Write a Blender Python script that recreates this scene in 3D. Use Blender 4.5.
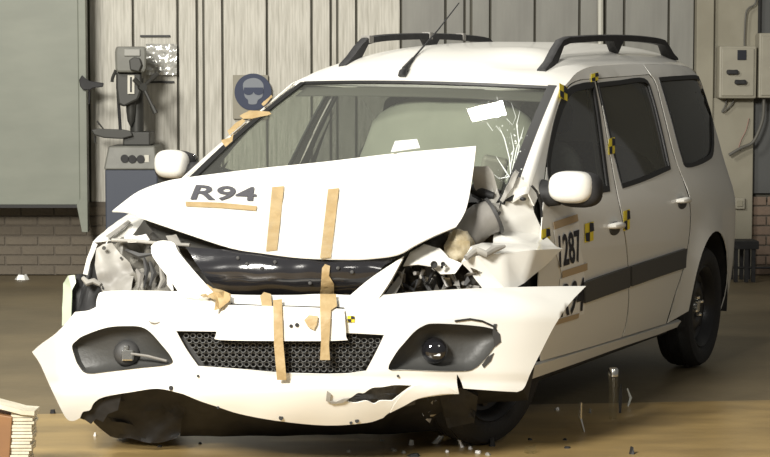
import bpy, bmesh, math, random
from mathutils import Vector, Matrix, noise
from mathutils.geometry import delaunay_2d_cdt
random.seed(7)
R = math.radians
for o in list(bpy.data.objects): bpy.data.objects.remove(o)
SC = bpy.context.scene
COL = SC.collection

# ------------------------------------------------------------------ camera, light, exposure
F, CZ, PIT = 2000.0, 1.47, R(4.2)
cam_data = bpy.data.cameras.new('camera'); cam = bpy.data.objects.new('camera', cam_data); COL.objects.link(cam)
cam.location = (0, 0, CZ); cam.rotation_euler = (R(90) - PIT, 0, 0)
cam_data.sensor_width = 36; cam_data.lens = F / 770 * 36; cam_data.clip_end = 100
SC.camera = cam
SC.view_settings.view_transform = 'Standard'; SC.view_settings.look = 'None'
SC.view_settings.gamma = 1; SC.view_settings.use_curve_mapping = False
SC.view_settings.exposure = 0.0
world = bpy.data.worlds.new('hall_air'); SC.world = world; world.use_nodes = True
bg = world.node_tree.nodes['Background']; bg.inputs[0].default_value = (1.0, 0.97, 0.89, 1); bg.inputs[1].default_value = 0.15

def area(name, loc, target, size, power, color=(1, .965, .89), sy=None, spread=180):
    d = bpy.data.lights.new(name, 'AREA'); d.energy = power; d.color = color
    d.shape = 'RECTANGLE'; d.size = size; d.size_y = sy or size; d.spread = R(spread)
    o = bpy.data.objects.new(name, d); COL.objects.link(o); o.location = loc
    o.rotation_euler = (Vector(target) - Vector(loc)).to_track_quat('-Z', 'Y').to_euler()
    return o
area('flood_or_fill_lamp', (-3.2, 1.2, 4.6), (-0.6, 8.2, 0.7), 1.6, 1300)
area('flood_or_fill_lamp', (-3.6, 8.0, 5.2), (-1.6, 15.2, 0.9), 1.0, 300)
area('flood_or_fill_lamp', (3.4, 2.0, 4.6), (0.6, 9.0, 0.6), 1.2, 60)  # fill light, added to lift the car's left side out of shade

# ------------------------------------------------------------------ pixel helpers (770 x 457 frame)
def wray(u, v):
    x = (u - 385) / F; z = (228.5 - v) / F
    return Vector((x, math.cos(PIT) + z * math.sin(PIT), -math.sin(PIT) + z * math.cos(PIT)))
def W(u, v, depth):
    d = wray(u, v); return Vector((0, 0, CZ)) + d * (depth / d.y)
def G(u, v, z=0.0):
    d = wray(u, v); return Vector((0, 0, CZ)) + d * ((z - CZ) / d.z)
YAW = R(-25.59); ROLL = R(1.0)
CARLOC = Vector((-0.36, 8.02, 0))
MC = Matrix.Translation(CARLOC) @ Matrix.Rotation(YAW, 4, 'Z') @ Matrix.Translation((.8, 0, 0)) @ Matrix.Rotation(ROLL, 4, 'Y') @ Matrix.Translation((-.8, 0, 0))
MCI = MC.inverted()
CAML = MCI @ Vector((0, 0, CZ))
def L(p): return MCI @ p
def lray(u, v): return (MCI.to_3x3() @ wray(u, v)).normalized()
def LX(u, v, x):
    d = lray(u, v); return CAML + d * ((x - CAML.x) / d.x)
def LY(u, v, y):
    d = lray(u, v); return CAML + d * ((y - CAML.y) / d.y)
def interp(tab, x):
    if x <= tab[0][0]: return tab[0][1]
    for i in range(len(tab) - 1):
        a, b = tab[i], tab[i + 1]
        if x <= b[0]:
            t = (x - a[0]) / (b[0] - a[0])
            def sl(k):
                if k <= 0 or k >= len(tab) - 1:
                    j = min(max(k, 0), len(tab) - 2)
                    return (tab[j + 1][1] - tab[j][1]) / (tab[j + 1][0] - tab[j][0])
                return (tab[k + 1][1] - tab[k - 1][1]) / (tab[k + 1][0] - tab[k - 1][0])
            h = b[0] - a[0]; m0, m1 = sl(i) * h, sl(i + 1) * h
            t2, t3 = t * t, t * t * t
            return (2*t3 - 3*t2 + 1) * a[1] + (t3 - 2*t2 + t) * m0 + (-2*t3 + 3*t2) * b[1] + (t3 - t2) * m1
    return tab[-1][1]
def lin(tab, x):
    if x <= tab[0][0]: return tab[0][1]
    for a, b in zip(tab, tab[1:]):
        if x <= b[0]: return a[1] + (b[1] - a[1]) * (x - a[0]) / (b[0] - a[0])
    return tab[-1][1]
PROF = [(.12, .76), (.2, .80), (.3, .835), (.42, .855), (.6, .866), (.8, .866), (.92, .85), (.99, .822), (1.05, .802), (1.25, .738), (1.45, .665), (1.52, .632), (1.58, .575)]
def xs(y, z):
    x = interp(PROF, z)
    if y > 2.5: x -= .055 * (y - 2.5) ** 2 * (1.0 if z > .9 else .85)
    if y > 3.45: x -= 1.6 * (y - 3.45) ** 2
    # flared rear wheel arch
    r = math.hypot(y - 2.90, z - .33)
    x += .022 * math.exp(-((r - .37) / .07) ** 2) * (1 if z < .75 else math.exp(-((z - .75) / .08) ** 2))
    if y < .5: x -= .05 * (.5 - y) ** 2
    return x
def S(u, v):
    """first hit of a pixel's ray with the body side: (y, z) in the car's frame"""
    hi = .98; lo = None; best = (9, .8); x = .98
    while x > .3:
        p = LX(u, v, x); g = x - xs(p.y, p.z)
        if g <= 0: lo = x; break
        if g < best[0]: best = (g, x)
        hi = x; x -= .02
    if lo is None:
        p = LX(u, v, best[1]); return (p.y, p.z)
    for _ in range(22):
        m = (lo + hi) / 2; p = LX(u, v, m)
        if m - xs(p.y, p.z) > 0: hi = m
        else: lo = m
    p = LX(u, v, hi); return (p.y, p.z)

# ------------------------------------------------------------------ materials
MATS = {}
def mat(name, color, rough=.5, metal=0.0, coat=0.0, spec=.5, noise_amt=0.0, noise_scale=8.0, col2=None, bump=0.0, bump_scale=40.0, stretch=(1, 1, 1), emission=None, estr=0.0, coord='Object', detail=4.0, lo=.35, hi=.65):
    m = bpy.data.materials.new(name); m.use_nodes = True
    nt = m.node_tree; b = nt.nodes['Principled BSDF']
    b.inputs['Base Color'].default_value = (*color, 1); b.inputs['Roughness'].default_value = rough
    b.inputs['Metallic'].default_value = metal; b.inputs['Coat Weight'].default_value = coat
    b.inputs['Specular IOR Level'].default_value = spec
    if emission: b.inputs['Emission Color'].default_value = (*emission, 1); b.inputs['Emission Strength'].default_value = estr
    tc = mp = None
    if col2 or bump:
        tc = nt.nodes.new('ShaderNodeTexCoord'); mp = nt.nodes.new('ShaderNodeMapping')
        mp.inputs['Scale'].default_value = stretch
        nt.links.new(tc.outputs[coord], mp.inputs[0])
    if col2:
        n = nt.nodes.new('ShaderNodeTexNoise'); n.inputs['Scale'].default_value = noise_scale; n.inputs['Detail'].default_value = detail
        r = nt.nodes.new('ShaderNodeValToRGB')
        r.color_ramp.elements[0].position = lo; r.color_ramp.elements[1].position = hi
        r.color_ramp.elements[0].color = (*color, 1); r.color_ramp.elements[1].color = (*col2, 1)
        nt.links.new(mp.outputs[0], n.inputs['Vector']); nt.links.new(n.outputs[0], r.inputs[0]); nt.links.new(r.outputs[0], b.inputs['Base Color'])
    if bump:
        n2 = nt.nodes.new('ShaderNodeTexNoise'); n2.inputs['Scale'].default_value = bump_scale; n2.inputs['Detail'].default_value = 5
        bp = nt.nodes.new('ShaderNodeBump'); bp.inputs['Strength'].default_value = bump; bp.inputs['Distance'].default_value = .02
        nt.links.new(mp.outputs[0], n2.inputs['Vector']); nt.links.new(n2.outputs[0], bp.inputs['Height']); nt.links.new(bp.outputs[0], b.inputs['Normal'])
    MATS[name] = m; return m
def glass_mat(name, tint, refl=.9, extra=0.03, haze=0.0):
    m = bpy.data.materials.new(name); m.use_nodes = True; nt = m.node_tree; nt.nodes.clear()
    out = nt.nodes.new('ShaderNodeOutputMaterial'); t = nt.nodes.new('ShaderNodeBsdfTransparent'); g = nt.nodes.new('ShaderNodeBsdfGlossy')
    t.inputs[0].default_value = (*tint, 1); g.inputs[0].default_value = (refl, refl, refl, 1); g.inputs['Roughness'].default_value = .03
    fr = nt.nodes.new('ShaderNodeLayerWeight'); fr.inputs[0].default_value = .5
    pw_ = nt.nodes.new('ShaderNodeMath'); pw_.operation = 'POWER'; pw_.inputs[1].default_value = 5
    ad = nt.nodes.new('ShaderNodeMath'); ad.operation = 'MULTIPLY_ADD'; ad.inputs[1].default_value = .95; ad.inputs[2].default_value = extra
    mx = nt.nodes.new('ShaderNodeMixShader')
    nt.links.new(fr.outputs['Facing'], pw_.inputs[0]); nt.links.new(pw_.outputs[0], ad.inputs[0]); nt.links.new(ad.outputs[0], mx.inputs[0])
    nt.links.new(t.outputs[0], mx.inputs[1]); nt.links.new(g.outputs[0], mx.inputs[2]); nt.links.new(mx.outputs[0], out.inputs[0])
    if haze:                                     # diffuse haze painted in for the lit hall's reflection in the pane
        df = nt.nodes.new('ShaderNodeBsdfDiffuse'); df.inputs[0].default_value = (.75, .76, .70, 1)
        m2 = nt.nodes.new('ShaderNodeMixShader'); m2.inputs[0].default_value = haze
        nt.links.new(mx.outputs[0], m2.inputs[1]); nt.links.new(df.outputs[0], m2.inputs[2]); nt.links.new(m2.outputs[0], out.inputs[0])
    MATS[name] = m; return m

WHITE = mat('white_car_paint', (.80, .79, .74), .32, coat=.5)
BLACK = mat('black_plastic', (.014, .014, .015), .65, col2=(.024, .024, .025), noise_scale=20)
GLOSSBLACK = mat('gloss_black_plastic', (.02, .02, .023), .16, coat=.7, bump=.06, bump_scale=9)
TRIM = mat('charcoal_trim', (.045, .044, .04), .6)
SEAL = mat('rubber_seal', (.012, .012, .012), .5)
GREYPL = mat('grey_fog_plastic', (.060, .060, .057), .5, bump=.1, bump_scale=60)
DARKGREY = mat('dark_grey_plastic', (.05, .05, .05), .55)
MOULD = mat('side_moulding_plastic', (.06, .06, .058), .6)
TIRE = mat('tyre_rubber', (.012, .012, .013), .75, bump=.15, bump_scale=60)
STEEL = mat('black_steel_wheel', (.02, .02, .022), .35, metal=.4)
SILVER = mat('bright_metal', (.75, .75, .72), .22, metal=1.0)
ALU = mat('cast_aluminium', (.42, .41, .38), .45, metal=.8, col2=(.2, .19, .18), noise_scale=14, bump=.3, bump_scale=30)
INNER = mat('inner_steel_panel', (.36, .35, .32), .5, col2=(.22, .21, .19), noise_scale=5, bump=.15, bump_scale=12)
ENGINE = mat('engine_bay_dirt', (.03, .028, .025), .6, col2=(.09, .085, .075), noise_scale=16, bump=.4, bump_scale=25)
AMBER = mat('yellowed_plastic', (.42, .34, .20), .4, col2=(.60, .54, .40), noise_scale=18, bump=.3, bump_scale=22)
HOSE = mat('grey_hose', (.26, .25, .23), .5, col2=(.20, .19, .175), noise_scale=12)
TAPE = mat('masking_tape', (.37, .26, .12), .55, col2=(.43, .32, .165), noise_scale=16, bump=.25, bump_scale=40)
PAPER = mat('white_paper', (.82, .82, .80), .6)
INK = mat('black_ink', (.012, .012, .02), .6)
GREYINK = mat('grey_ink', (.07, .07, .08), .6)
YELLOW = mat('marker_yellow', (.82, .66, .03), .5)
MIRRORG = mat('mirror_glass', (.6, .6, .6), .03, metal=1.0)
CLOTH = mat('seat_fabric', (.035, .035, .036), .9, col2=(.06, .06, .06), noise_scale=60)
HEADL = mat('headliner', (.10, .098, .088), .9)
AIRBAG = mat('airbag_fabric', (.34, .35, .31), .85, col2=(.29, .30, .265), noise_scale=5, bump=.25, bump_scale=6)
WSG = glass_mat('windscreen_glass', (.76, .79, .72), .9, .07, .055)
DARKG = glass_mat('dark_tinted_glass', (.32, .34, .33), .9, .13, .04)
SIDEG = glass_mat('tinted_side_glass', (.62, .66, .62), .9, .10, .03)
CRACK = mat('shattered_glass', (.78, .82, .78), .25, spec=.8)
LENS = mat('dark_lens', (.01, .01, .012), .05, coat=1.0)
CLEARPL = glass_mat('clear_shard', (.94, .95, .93), .9, .06)
GREENPL = mat('pale_green_plastic', (.44, .50, .38), .35)

# ------------------------------------------------------------------ mesh helpers
class MB:
    def __init__(s, M=None): s.v = []; s.f = []; s.M = M
    def add(s, vs, fs, M=None):
        n = len(s.v)
        for p in vs:
            p = Vector(p)
            if M: p = M @ p
            s.v.append(p)
        s.f += [tuple(i + n for i in f) for f in fs]; return s
    def box(s, x0, x1, y0, y1, z0, z1, M=None):
        return s.add([(x, y, z) for z in (z0, z1) for x, y in ((x0, y0), (x1, y0), (x1, y1), (x0, y1))],
                     [(3, 2, 1, 0), (4, 5, 6, 7), (0, 1, 5, 4), (1, 2, 6, 5), (2, 3, 7, 6), (3, 0, 4, 7)], M)
    def tube(s, pts, r, n=10, cap=True, M=None):
        pts = [Vector(p) for p in pts]; k = len(pts); vs = []; fs = []
        rr = r if isinstance(r, (list, tuple)) else [r] * k
        up = None
        for i, p in enumerate(pts):
            t = (pts[min(i + 1, k - 1)] - pts[max(i - 1, 0)]).normalized()
            if up is None:
                up = Vector((0, 0, 1)) if abs(t.z) < .9 else Vector((1, 0, 0))
            a = t.cross(up)
            if a.length < 1e-4: a = t.cross(Vector((0, 1, 0.3)))
            a.normalize(); b = a.cross(t).normalized(); up = b
            for j in range(n):
                th = 2 * math.pi * j / n
                vs.append(p + (a * math.cos(th) + b * math.sin(th)) * rr[i])
        for i in range(k - 1):
            for j in range(n):
                fs.append((i*n + j, i*n + (j+1) % n, (i+1)*n + (j+1) % n, (i+1)*n + j))
        if cap: fs += [tuple(range(n))[::-1], tuple((k-1)*n + j for j in range(n))]
        return s.add(vs, fs, M)
    def lathe(s, prof, n=32, M=None, closed=False):       # prof: (r, h) around local Z
        vs = []; fs = []; k = len(prof)
        for r, h in prof:
            for j in range(n):
                th = 2 * math.pi * j / n; vs.append((r * math.cos(th), r * math.sin(th), h))
        for i in range(k if closed else k - 1):
            a, b = i * n, ((i + 1) % k) * n
            for j in range(n): fs.append((a + j, a + (j+1) % n, b + (j+1) % n, b + j))
        return s.add(vs, fs, M)
    def ell(s, c, r, M=None, nu=24, nv=14, e=1.0):
        vs = []; fs = []
        def pw(x): return math.copysign(abs(x) ** e, x)
        for i in range(nv + 1):
            ph = math.pi * i / nv - math.pi / 2
            for j in range(nu):
                th = 2 * math.pi * j / nu
                vs.append((c[0] + r[0] * pw(math.cos(ph)) * pw(math.cos(th)), c[1] + r[1] * pw(math.cos(ph)) * pw(math.sin(th)), c[2] + r[2] * pw(math.sin(ph))))
        for i in range(nv):
            for j in range(nu): fs.append((i*nu + j, i*nu + (j+1) % nu, (i+1)*nu + (j+1) % nu, (i+1)*nu + j))
        return s.add(vs, fs, M)
    def grid(s, fn, nu, nv):
        vs = [fn(i / nu, j / nv) for j in range(nv + 1) for i in range(nu + 1)]
        fs = [(j*(nu+1) + i, j*(nu+1) + i + 1, (j+1)*(nu+1) + i + 1, (j+1)*(nu+1) + i) for j in range(nv) for i in range(nu)]
        return s.add(vs, fs)
    def prism(s, poly, z0, z1, M=None):                   # poly in local XY
        n = len(poly)
        return s.add([(x, y, z0) for x, y in poly] + [(x, y, z1) for x, y in poly],
                     [tuple(range(n))[::-1], tuple(range(n, 2*n))] + [(i, (i+1) % n, n + (i+1) % n, n + i) for i in range(n)], M)

def build(name, mb, material, parent=None, smooth=True, solid=0, bevel=0, facing=None, angle=40, space='L', weld=True):
    me = bpy.data.meshes.new(name)
    vs = mb.v if space == 'L' else [L(p) for p in mb.v]
    bm = bmesh.new(); bv = [bm.verts.new(p) for p in vs]
    for f in mb.f:
        try: bm.faces.new([bv[i] for i in f])
        except ValueError: pass
    if weld: bmesh.ops.remove_doubles(bm, verts=bm.verts, dist=1e-5)
    if facing is not None:
        bm.normal_update(); sc = 0
        for f in bm.faces: sc += f.normal.dot(facing - f.calc_center_median()) * f.calc_area()
        if sc < 0: bmesh.ops.reverse_faces(bm, faces=bm.faces)
    else: bmesh.ops.recalc_face_normals(bm, faces=bm.faces)
    if smooth:
        bm.normal_update()
        for f in bm.faces: f.smooth = True
        for e in bm.edges:
            if len(e.link_faces) == 2 and e.calc_face_angle(0) > R(angle): e.smooth = False
    bm.to_mesh(me); bm.free()
    me.materials.append(material)
    o = bpy.data.objects.new(name, me); COL.objects.link(o)
    if parent is not None: o.parent = parent
    if solid:
        md = o.modifiers.new('thickness', 'SOLIDIFY'); md.thickness = solid; md.offset = -1
        if smooth:
            md = o.modifiers.new('crisp_edges', 'EDGE_SPLIT'); md.split_angle = R(max(angle, 40))
    if bevel:
        md = o.modifiers.new('bevel', 'BEVEL'); md.width = bevel; md.segments = 2; md.limit_method = 'ANGLE'; md.angle_limit = R(40)
    return o
def empty(name, loc=(0, 0, 0), label=None, cat=None, group=None, M=None):
    o = bpy.data.objects.new(name, None); COL.objects.link(o); o.empty_display_size = .1
    if M is not None: o.matrix_world = M
    else: o.location = loc
    if label: tag(o, label, cat, group)
    return o
def tag(o, label, cat=None, group=None, kind=None):
    o['label'] = label
    if cat: o['category'] = cat
    if group: o['group'] = group
    if kind: o['kind'] = kind
    return o
def struct(o, label=None):
    o['kind'] = 'structure'
    if label: o['label'] = label
    return o

def curve(pts, n=4, closed=True):
    """Catmull-Rom through points; a third element of 1 keeps a sharp corner."""
    k = len(pts); out = []
    P = [Vector((p[0], p[1])) for p in pts]; sh = [len(p) > 2 for p in pts]
    for i in range(k if closed else k - 1):
        p1, p2 = P[i], P[(i + 1) % k]
        p0 = p1 - (p2 - p1) if (sh[i] or (not closed and i == 0)) else P[i - 1]
        p3 = p2 + (p2 - p1) if (sh[(i+1) % k] or (not closed and i == k - 2)) else P[(i + 2) % k]
        for j in range(n):
            t = j / n
            out.append(.5 * ((2*p1) + (p2 - p0)*t + (2*p0 - 5*p1 + 4*p2 - p3)*t*t + (-p0 + 3*p1 - 3*p2 + p3)*t*t*t))
    if not closed: out.append(P[-1])
    return out
def inside(p, poly):
    c = False; n = len(poly); j = n - 1
    for i in range(n):
        a, b = poly[i], poly[j]
        if (a[1] > p[1]) != (b[1] > p[1]) and p[0] < (b[0] - a[0]) * (p[1] - a[1]) / (b[1] - a[1]) + a[0]: c = not c
        j = i
    return c
def tri(outline, holes=(), step=8.0):
    """Triangulate a 2D outline with holes, with inner points every step."""
    vs = []; es = []
    for lp in [outline] + list(holes):
        b = len(vs); vs += [Vector((p[0], p[1])) for p in lp]
        es += [(b + i, b + (i + 1) % len(lp)) for i in range(len(lp))]
    x0 = min(p[0] for p in outline); x1 = max(p[0] for p in outline); y0 = min(p[1] for p in outline); y1 = max(p[1] for p in outline)
    nb = len(vs)
    j = 0; y = y0 + step * .5
    while y < y1:
        x = x0 + step * (.5 if j % 2 else .25)
        while x < x1:
            if inside((x, y), outline) and not any(inside((x, y), h) for h in holes):
                if all((x - q.x) ** 2 + (y - q.y) ** 2 > (step * .42) ** 2 for q in vs[:nb]): vs.append(Vector((x, y)))
            x += step
        y += step * .87; j += 1
    r = delaunay_2d_cdt(vs, es, [], 0, 1e-6)
    ov, of = r[0], r[2]; fs = []
    for f in of:
        c = sum((ov[i] for i in f), Vector((0, 0))) / len(f)
        if inside(c, outline) and not any(inside(c, h) for h in holes): fs.append(tuple(f))
    return ov, fs
def patch(name, outline, mapper, material, parent, holes=(), step=8.0, solid=.004, n=4, facing=None, smooth=True, angle=40, raw=False, space='L'):
    ol = [Vector(p) for p in outline] if raw else curve(outline, n)
    hs = [h if raw else curve(h, n) for h in holes]
    vs, fs = tri(ol, hs, step)
    mb = MB(); mb.add([mapper(p[0], p[1]) for p in vs], fs)
    fc = facing if facing is not None else (CAML if space == 'L' else None)
    return build(name, mb, material, parent, smooth=smooth, solid=solid, facing=fc, angle=angle, space='L')
def text2d(s, extrude=0):
    cu = bpy.data.curves.new('t', 'FONT'); cu.body = s; cu.size = 1; cu.resolution_u = 3; cu.offset = .022
    ob = bpy.data.objects.new('t', cu); COL.objects.link(ob)
    dg = bpy.context.evaluated_depsgraph_get(); dg.update()
    me = bpy.data.meshes.new_from_object(ob.evaluated_get(dg))
    v = [(p.co.x, p.co.y) for p in me.vertices]; f = [tuple(p.vertices) for p in me.polygons]
    bpy.data.objects.remove(ob); bpy.data.curves.remove(cu); bpy.data.meshes.remove(me)
    x0 = min(p[0] for p in v); x1 = max(p[0] for p in v); y0 = min(p[1] for p in v); y1 = max(p[1] for p in v)
    return [((p[0] - x0) / (x1 - x0), (p[1] - y0) / (y1 - y0)) for p in v], f
def lettering(name, s, quad, mapper, material, parent):
    """quad: pixel corners bottom-left, bottom-right, top-right, top-left."""
    v, f = text2d(s); mb = MB(); bl, br, tr, tl = [Vector(q) for q in quad]
    mb.add([mapper(*(bl*(1-a)*(1-b) + br*a*(1-b) + tr*a*b + tl*(1-a)*b)) for a, b in v], f)
    return build(name, mb, material, parent, smooth=False, facing=CAML, weld=False)
def nz(x, y, z=0.0): return noise.noise(Vector((x, y, z)))

# ================================================================== THE HALL
WD = 15.2                                        # distance of the back wall
def wx(u, d=WD): return W(u, 100, d).x
def wz(v, d=WD): return W(385, v, d).z
PLANKL = mat('peeling_pale_panel', (.62, .60, .53), .6, col2=(.33, .315, .26), noise_scale=6, stretch=(9, 9, .55), detail=8, lo=.40, hi=.80, bump=.2, bump_scale=10, coord='Object')
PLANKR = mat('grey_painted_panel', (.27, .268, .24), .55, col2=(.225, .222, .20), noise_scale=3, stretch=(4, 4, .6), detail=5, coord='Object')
GROOVE = mat('dark_wall_backing', (.10, .095, .075), .8)
BRICK = mat('tan_brick', (.155, .13, .097), .85, col2=(.125, .105, .08), noise_scale=9, bump=.3, bump_scale=50)
BRICKR = mat('red_brick', (.24, .17, .125), .85, col2=(.17, .13, .10), noise_scale=9, bump=.3, bump_scale=50)
MORTAR = mat('mortar', (.135, .115, .09), .9, bump=.3, bump_scale=40)
GATE = mat('grey_green_gate_paint', (.235, .25, .205), .5, col2=(.205, .22, .18), noise_scale=2.0, stretch=(1, 1, 3))
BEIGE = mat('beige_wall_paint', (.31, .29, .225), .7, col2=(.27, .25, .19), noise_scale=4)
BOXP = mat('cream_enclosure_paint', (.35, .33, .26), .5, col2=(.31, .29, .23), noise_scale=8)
CONC = mat('dark_concrete', (.20, .157, .09), .5, col2=(.145, .115, .068), noise_scale=1.6, bump=.12, bump_scale=14, detail=8)
def floor_material():
    m = mat('worn_tan_floor', (.46, .32, .13), .3, col2=(.24, .165, .072), noise_scale=2.2, bump=.06, bump_scale=9, stretch=(.8, 2.2, 1), detail=7, lo=.3, hi=.75)
    return m
TAN = floor_material()

zb = wz(202)                                     # top of the brick footing
mb = MB(); mb.box(-6.5, 6.5, WD + .03, WD + .25, 0, 4.2)
wall = struct(build('wall_back', mb, GROOVE, smooth=False), 'hall back wall clad in upright panels')
period = [0, 6.5, 25.5, 70, 114.5, 133.5]
seams = []
for k in range(-3, 6):
    for s in period[:-1]: seams.append(197.3 + 133.6 * k + s)
for a, b in zip(seams, seams[1:]):
    if b < -60 or a > 694: continue
    b = min(b, 694)
    nar = (b - a) < 10
    x0, x1 = wx(a) + .009, wx(b) - .009
    mb = MB(); dz = .018 if nar else 0.0
    mb.box(-(x1 - x0) / 2, (x1 - x0) / 2, 0, .03 - dz, 0, 4.2 - zb)
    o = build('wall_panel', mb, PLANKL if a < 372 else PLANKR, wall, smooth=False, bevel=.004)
    o.location = ((x0 + x1) / 2, WD - .0 + dz, zb)
# brick footing: individual bricks where the photograph shows them
mb = MB(); mb.box(-6.5, 6.5, WD - .012, WD + .03, 0, zb)
foot = struct(build('trim_1', mb, MORTAR, smooth=False), 'brick footing along the foot of the back wall')
bw, bh, jt = .25, .0755, .011
def bricks(u0, u1, ztop, m, y0):
    meshes = {}
    xl, xr = wx(u0), wx(u1); z = .004; row = 0
    while z + bh * .6 < ztop:
        h = min(bh, ztop - z) - jt
        x = xl - (bw / 2 if row % 2 else 0)
        while x < xr:
            a, b = max(x, xl), min(x + bw - jt, xr)
            if b - a > .03:
                key = (round(b - a, 3), round(h, 3))
                if key not in meshes:
                    t = MB(); t.box(-key[0]/2, key[0]/2, -.010, 0, 0, key[1]); meshes[key] = build('brick', t, m, foot, smooth=False, bevel=.004); o = meshes[key]
                else: o = meshes[key].copy(); COL.objects.link(o)
                o.location = ((a + b) / 2, y0 - random.random() * .003, z); o.rotation_euler = (0, 0, random.uniform(-.01, .01))
            x += bw
        z += bh; row += 1
bricks(-45, 150, zb, BRICK, WD - .012)
bricks(752, 800, wz(193), BRICKR, WD - .012)

# grey-green sliding gate on the left, hung just in front of the wall
gd = 14.85
gate = empty('sliding_gate', (wx(10, gd), gd, wz(205, gd)), 'large grey-green sheet-metal sliding gate above tan brick footing', 'gate')
def rel(o, mb): mb.v = [p - o.location for p in mb.v]; return mb
gx0, gx1 = wx(-330, gd), wx(79, gd)
mb = MB(); mb.box(gx0, gx1, gd, gd + .05, wz(205, gd), 4.0)
build('gate_leaf', rel(gate, mb), GATE, gate, smooth=False, bevel=.006)
mb = MB(); zt = wz(205, gd); zl = wz(232, gd)
prof = [(wx(79.5, gd), 4.0), (wx(79.5, gd), zt + .05), (wx(76, gd), zt), (wx(81, gd), zl), (wx(87, gd), zl), (wx(87, gd), 4.0)]
mb.add([(x, gd - .03, z) for x, z in prof] + [(x, gd + .06, z) for x, z in prof], [tuple(range(6)), tuple(range(11, 5, -1))] + [(i, i + 6, (i+1) % 6 + 6, (i+1) % 6) for i in range(6)])
build('edge_stile', rel(gate, mb), GATE, gate, smooth=False, bevel=.004)
mb = MB(); mb.box(gx0, wx(80, gd), gd - .02, gd + .055, zt - .02, zt + .004)
build('bottom_seal', rel(gate, mb), SEAL, gate, smooth=False)
# dark latch handle on the gate edge
mb = MB()
prof = [(80, 86), (79, 80), (82, 75), (85, 78), (90, 81), (104, 83), (103, 87), (93, 88), (90, 90), (83, 90)]
pv = [W(u, v, gd - .06) for u, v in prof]; pv2 = [W(u, v, gd - .03) for u, v in prof]; n = len(prof)
mb.add(pv + pv2, [tuple(range(n)), tuple(range(2*n - 1, n - 1, -1))] + [(i, i + n, (i+1) % n + n, (i+1) % n) for i in range(n)])
mb2 = MB(); mb2.tube([W(88.5, 88, gd - .045), W(89.5, 94, gd - .045), W(89, 104, gd - .045)], .006, 8)
h = build('latch_handle', rel(gate, mb), BLACK, gate, smooth=False, bevel=.006); tag(h, 'black latch handle')
build('latch_rod', rel(gate, mb2), BLACK, gate)

# right end of the wall: beige pilaster, recessed panel, column, dark bay
mb = MB(); mb.box(wx(694), wx(711), WD - .10, WD + .03, 0, 4.2)
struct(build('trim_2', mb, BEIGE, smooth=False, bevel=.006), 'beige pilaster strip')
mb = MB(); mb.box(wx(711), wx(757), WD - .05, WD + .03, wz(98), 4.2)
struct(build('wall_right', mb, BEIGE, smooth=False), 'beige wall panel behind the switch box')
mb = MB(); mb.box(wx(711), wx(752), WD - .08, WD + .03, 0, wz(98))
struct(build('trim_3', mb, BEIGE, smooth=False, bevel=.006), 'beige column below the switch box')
DARKBAY = mat('dark_grey_panel', (.085, .087, .085), .5)
mb = MB(); mb.box(wx(752), wx(1150), WD - .02, WD + .03, wz(193), 4.2)
struct(build('wall_right', mb, DARKBAY, smooth=False), 'dark grey panel beside the beige column')
mb = MB(); mb.box(wx(755.5), wx(757.5), WD - .07, WD - .02, wz(44), 4.2)
struct(build('trim_4', mb, SEAL, smooth=False), 'dark edge strip')

def solidbox(name, u0, u1, v0, v1, d0, d1, m, bevel=.006, parent=None):
    mb = MB(); a = W(u0, v1, d0); b = W(u1, v0, d0); mb.box(a.x, b.x, d0, d1, a.z, b.z)
    if parent: rel(parent, mb)
    return build(name, mb, m, parent, smooth=False, bevel=bevel)
bd = WD - .22
eb = empty('switch_box', W(737, 98, bd), 'cream electrical switch box with dark square indicator and two knobs', 'switch box')
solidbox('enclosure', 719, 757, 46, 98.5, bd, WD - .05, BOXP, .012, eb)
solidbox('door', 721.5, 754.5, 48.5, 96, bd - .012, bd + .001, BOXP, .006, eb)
solidbox('indicator', 737.5, 746.5, 50, 60, bd - .022, bd - .01, mat('indicator_glass', (.03, .032, .04), .2), .003, eb)
for (u, v) in ((732.5, 72), (740.5, 82)):
    solidbox('knob', u - 5, u + 5, v - 2.2, v + 2.2, bd - .05, bd - .01, BLACK, .005, eb)
    for du in (-3.4, 3.4):
        mb = MB(); c = W(u + du, v, bd - .03); mb.lathe([(0, -.03), (.018, -.03), (.018, .015), (0, .015)], 14, Matrix.Translation(c) @ Matrix.Rotation(R(90), 4, 'X'))
        build('knob', rel(eb, mb), BLACK, eb)
eb2 = empty('junction_box', W(768, 98, bd), 'plain cream junction box mounted right beside the switch box', 'junction box')
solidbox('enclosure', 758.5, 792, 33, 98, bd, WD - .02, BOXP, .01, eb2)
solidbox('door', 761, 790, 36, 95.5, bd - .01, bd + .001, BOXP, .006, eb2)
def cable(name, pts, r, m, label, d=None):
    mb = MB(); P = curve(pts, 5, False); dd = d or WD - .12
    q = [W(p[0], p[1], dd) for p in P]; base = q[0].copy(); mb.tube([x - base for x in q], r, 8)
    o = build(name, mb, m); o.location = base; tag(o, label, 'cable', None); return o
CABLE = mat('grey_cable', (.11, .105, .09), .6)
cable('conduit', [(744.5, 48), (744.5, 36), (746, 14), (749, 8), (755, 4), (757, -6)], .007, CABLE, 'dark cable curving up from top of the switch box', WD - .10)
cable('cable', [(727, 98), (725, 106), (722, 112), (728, 108), (733, 102), (733, 98)], .006, CABLE, 'short looped cable under the switch box', WD - .12)
cable('cable', [(729, 155), (741, 148), (752, 143), (758, 133), (763, 118), (764, 100), (764, 96)], .012, CABLE, 'thick dark cable sagging from junction box across the beige column', WD - .15)
cable('cable', [(749, 118), (746, 130), (741, 140), (738, 150)], .003, mat('pink_wire', (.35, .20, .16), .5), 'thin pinkish wire hanging down the beige column', WD - .10)
cable('conduit', [(600.5, -20), (600.5, 40), (600.5, 200)], .022, mat('pale_conduit', (.55, .54, .47), .5), 'pale upright conduit pipe on grey wall panels', WD - .03)
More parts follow.
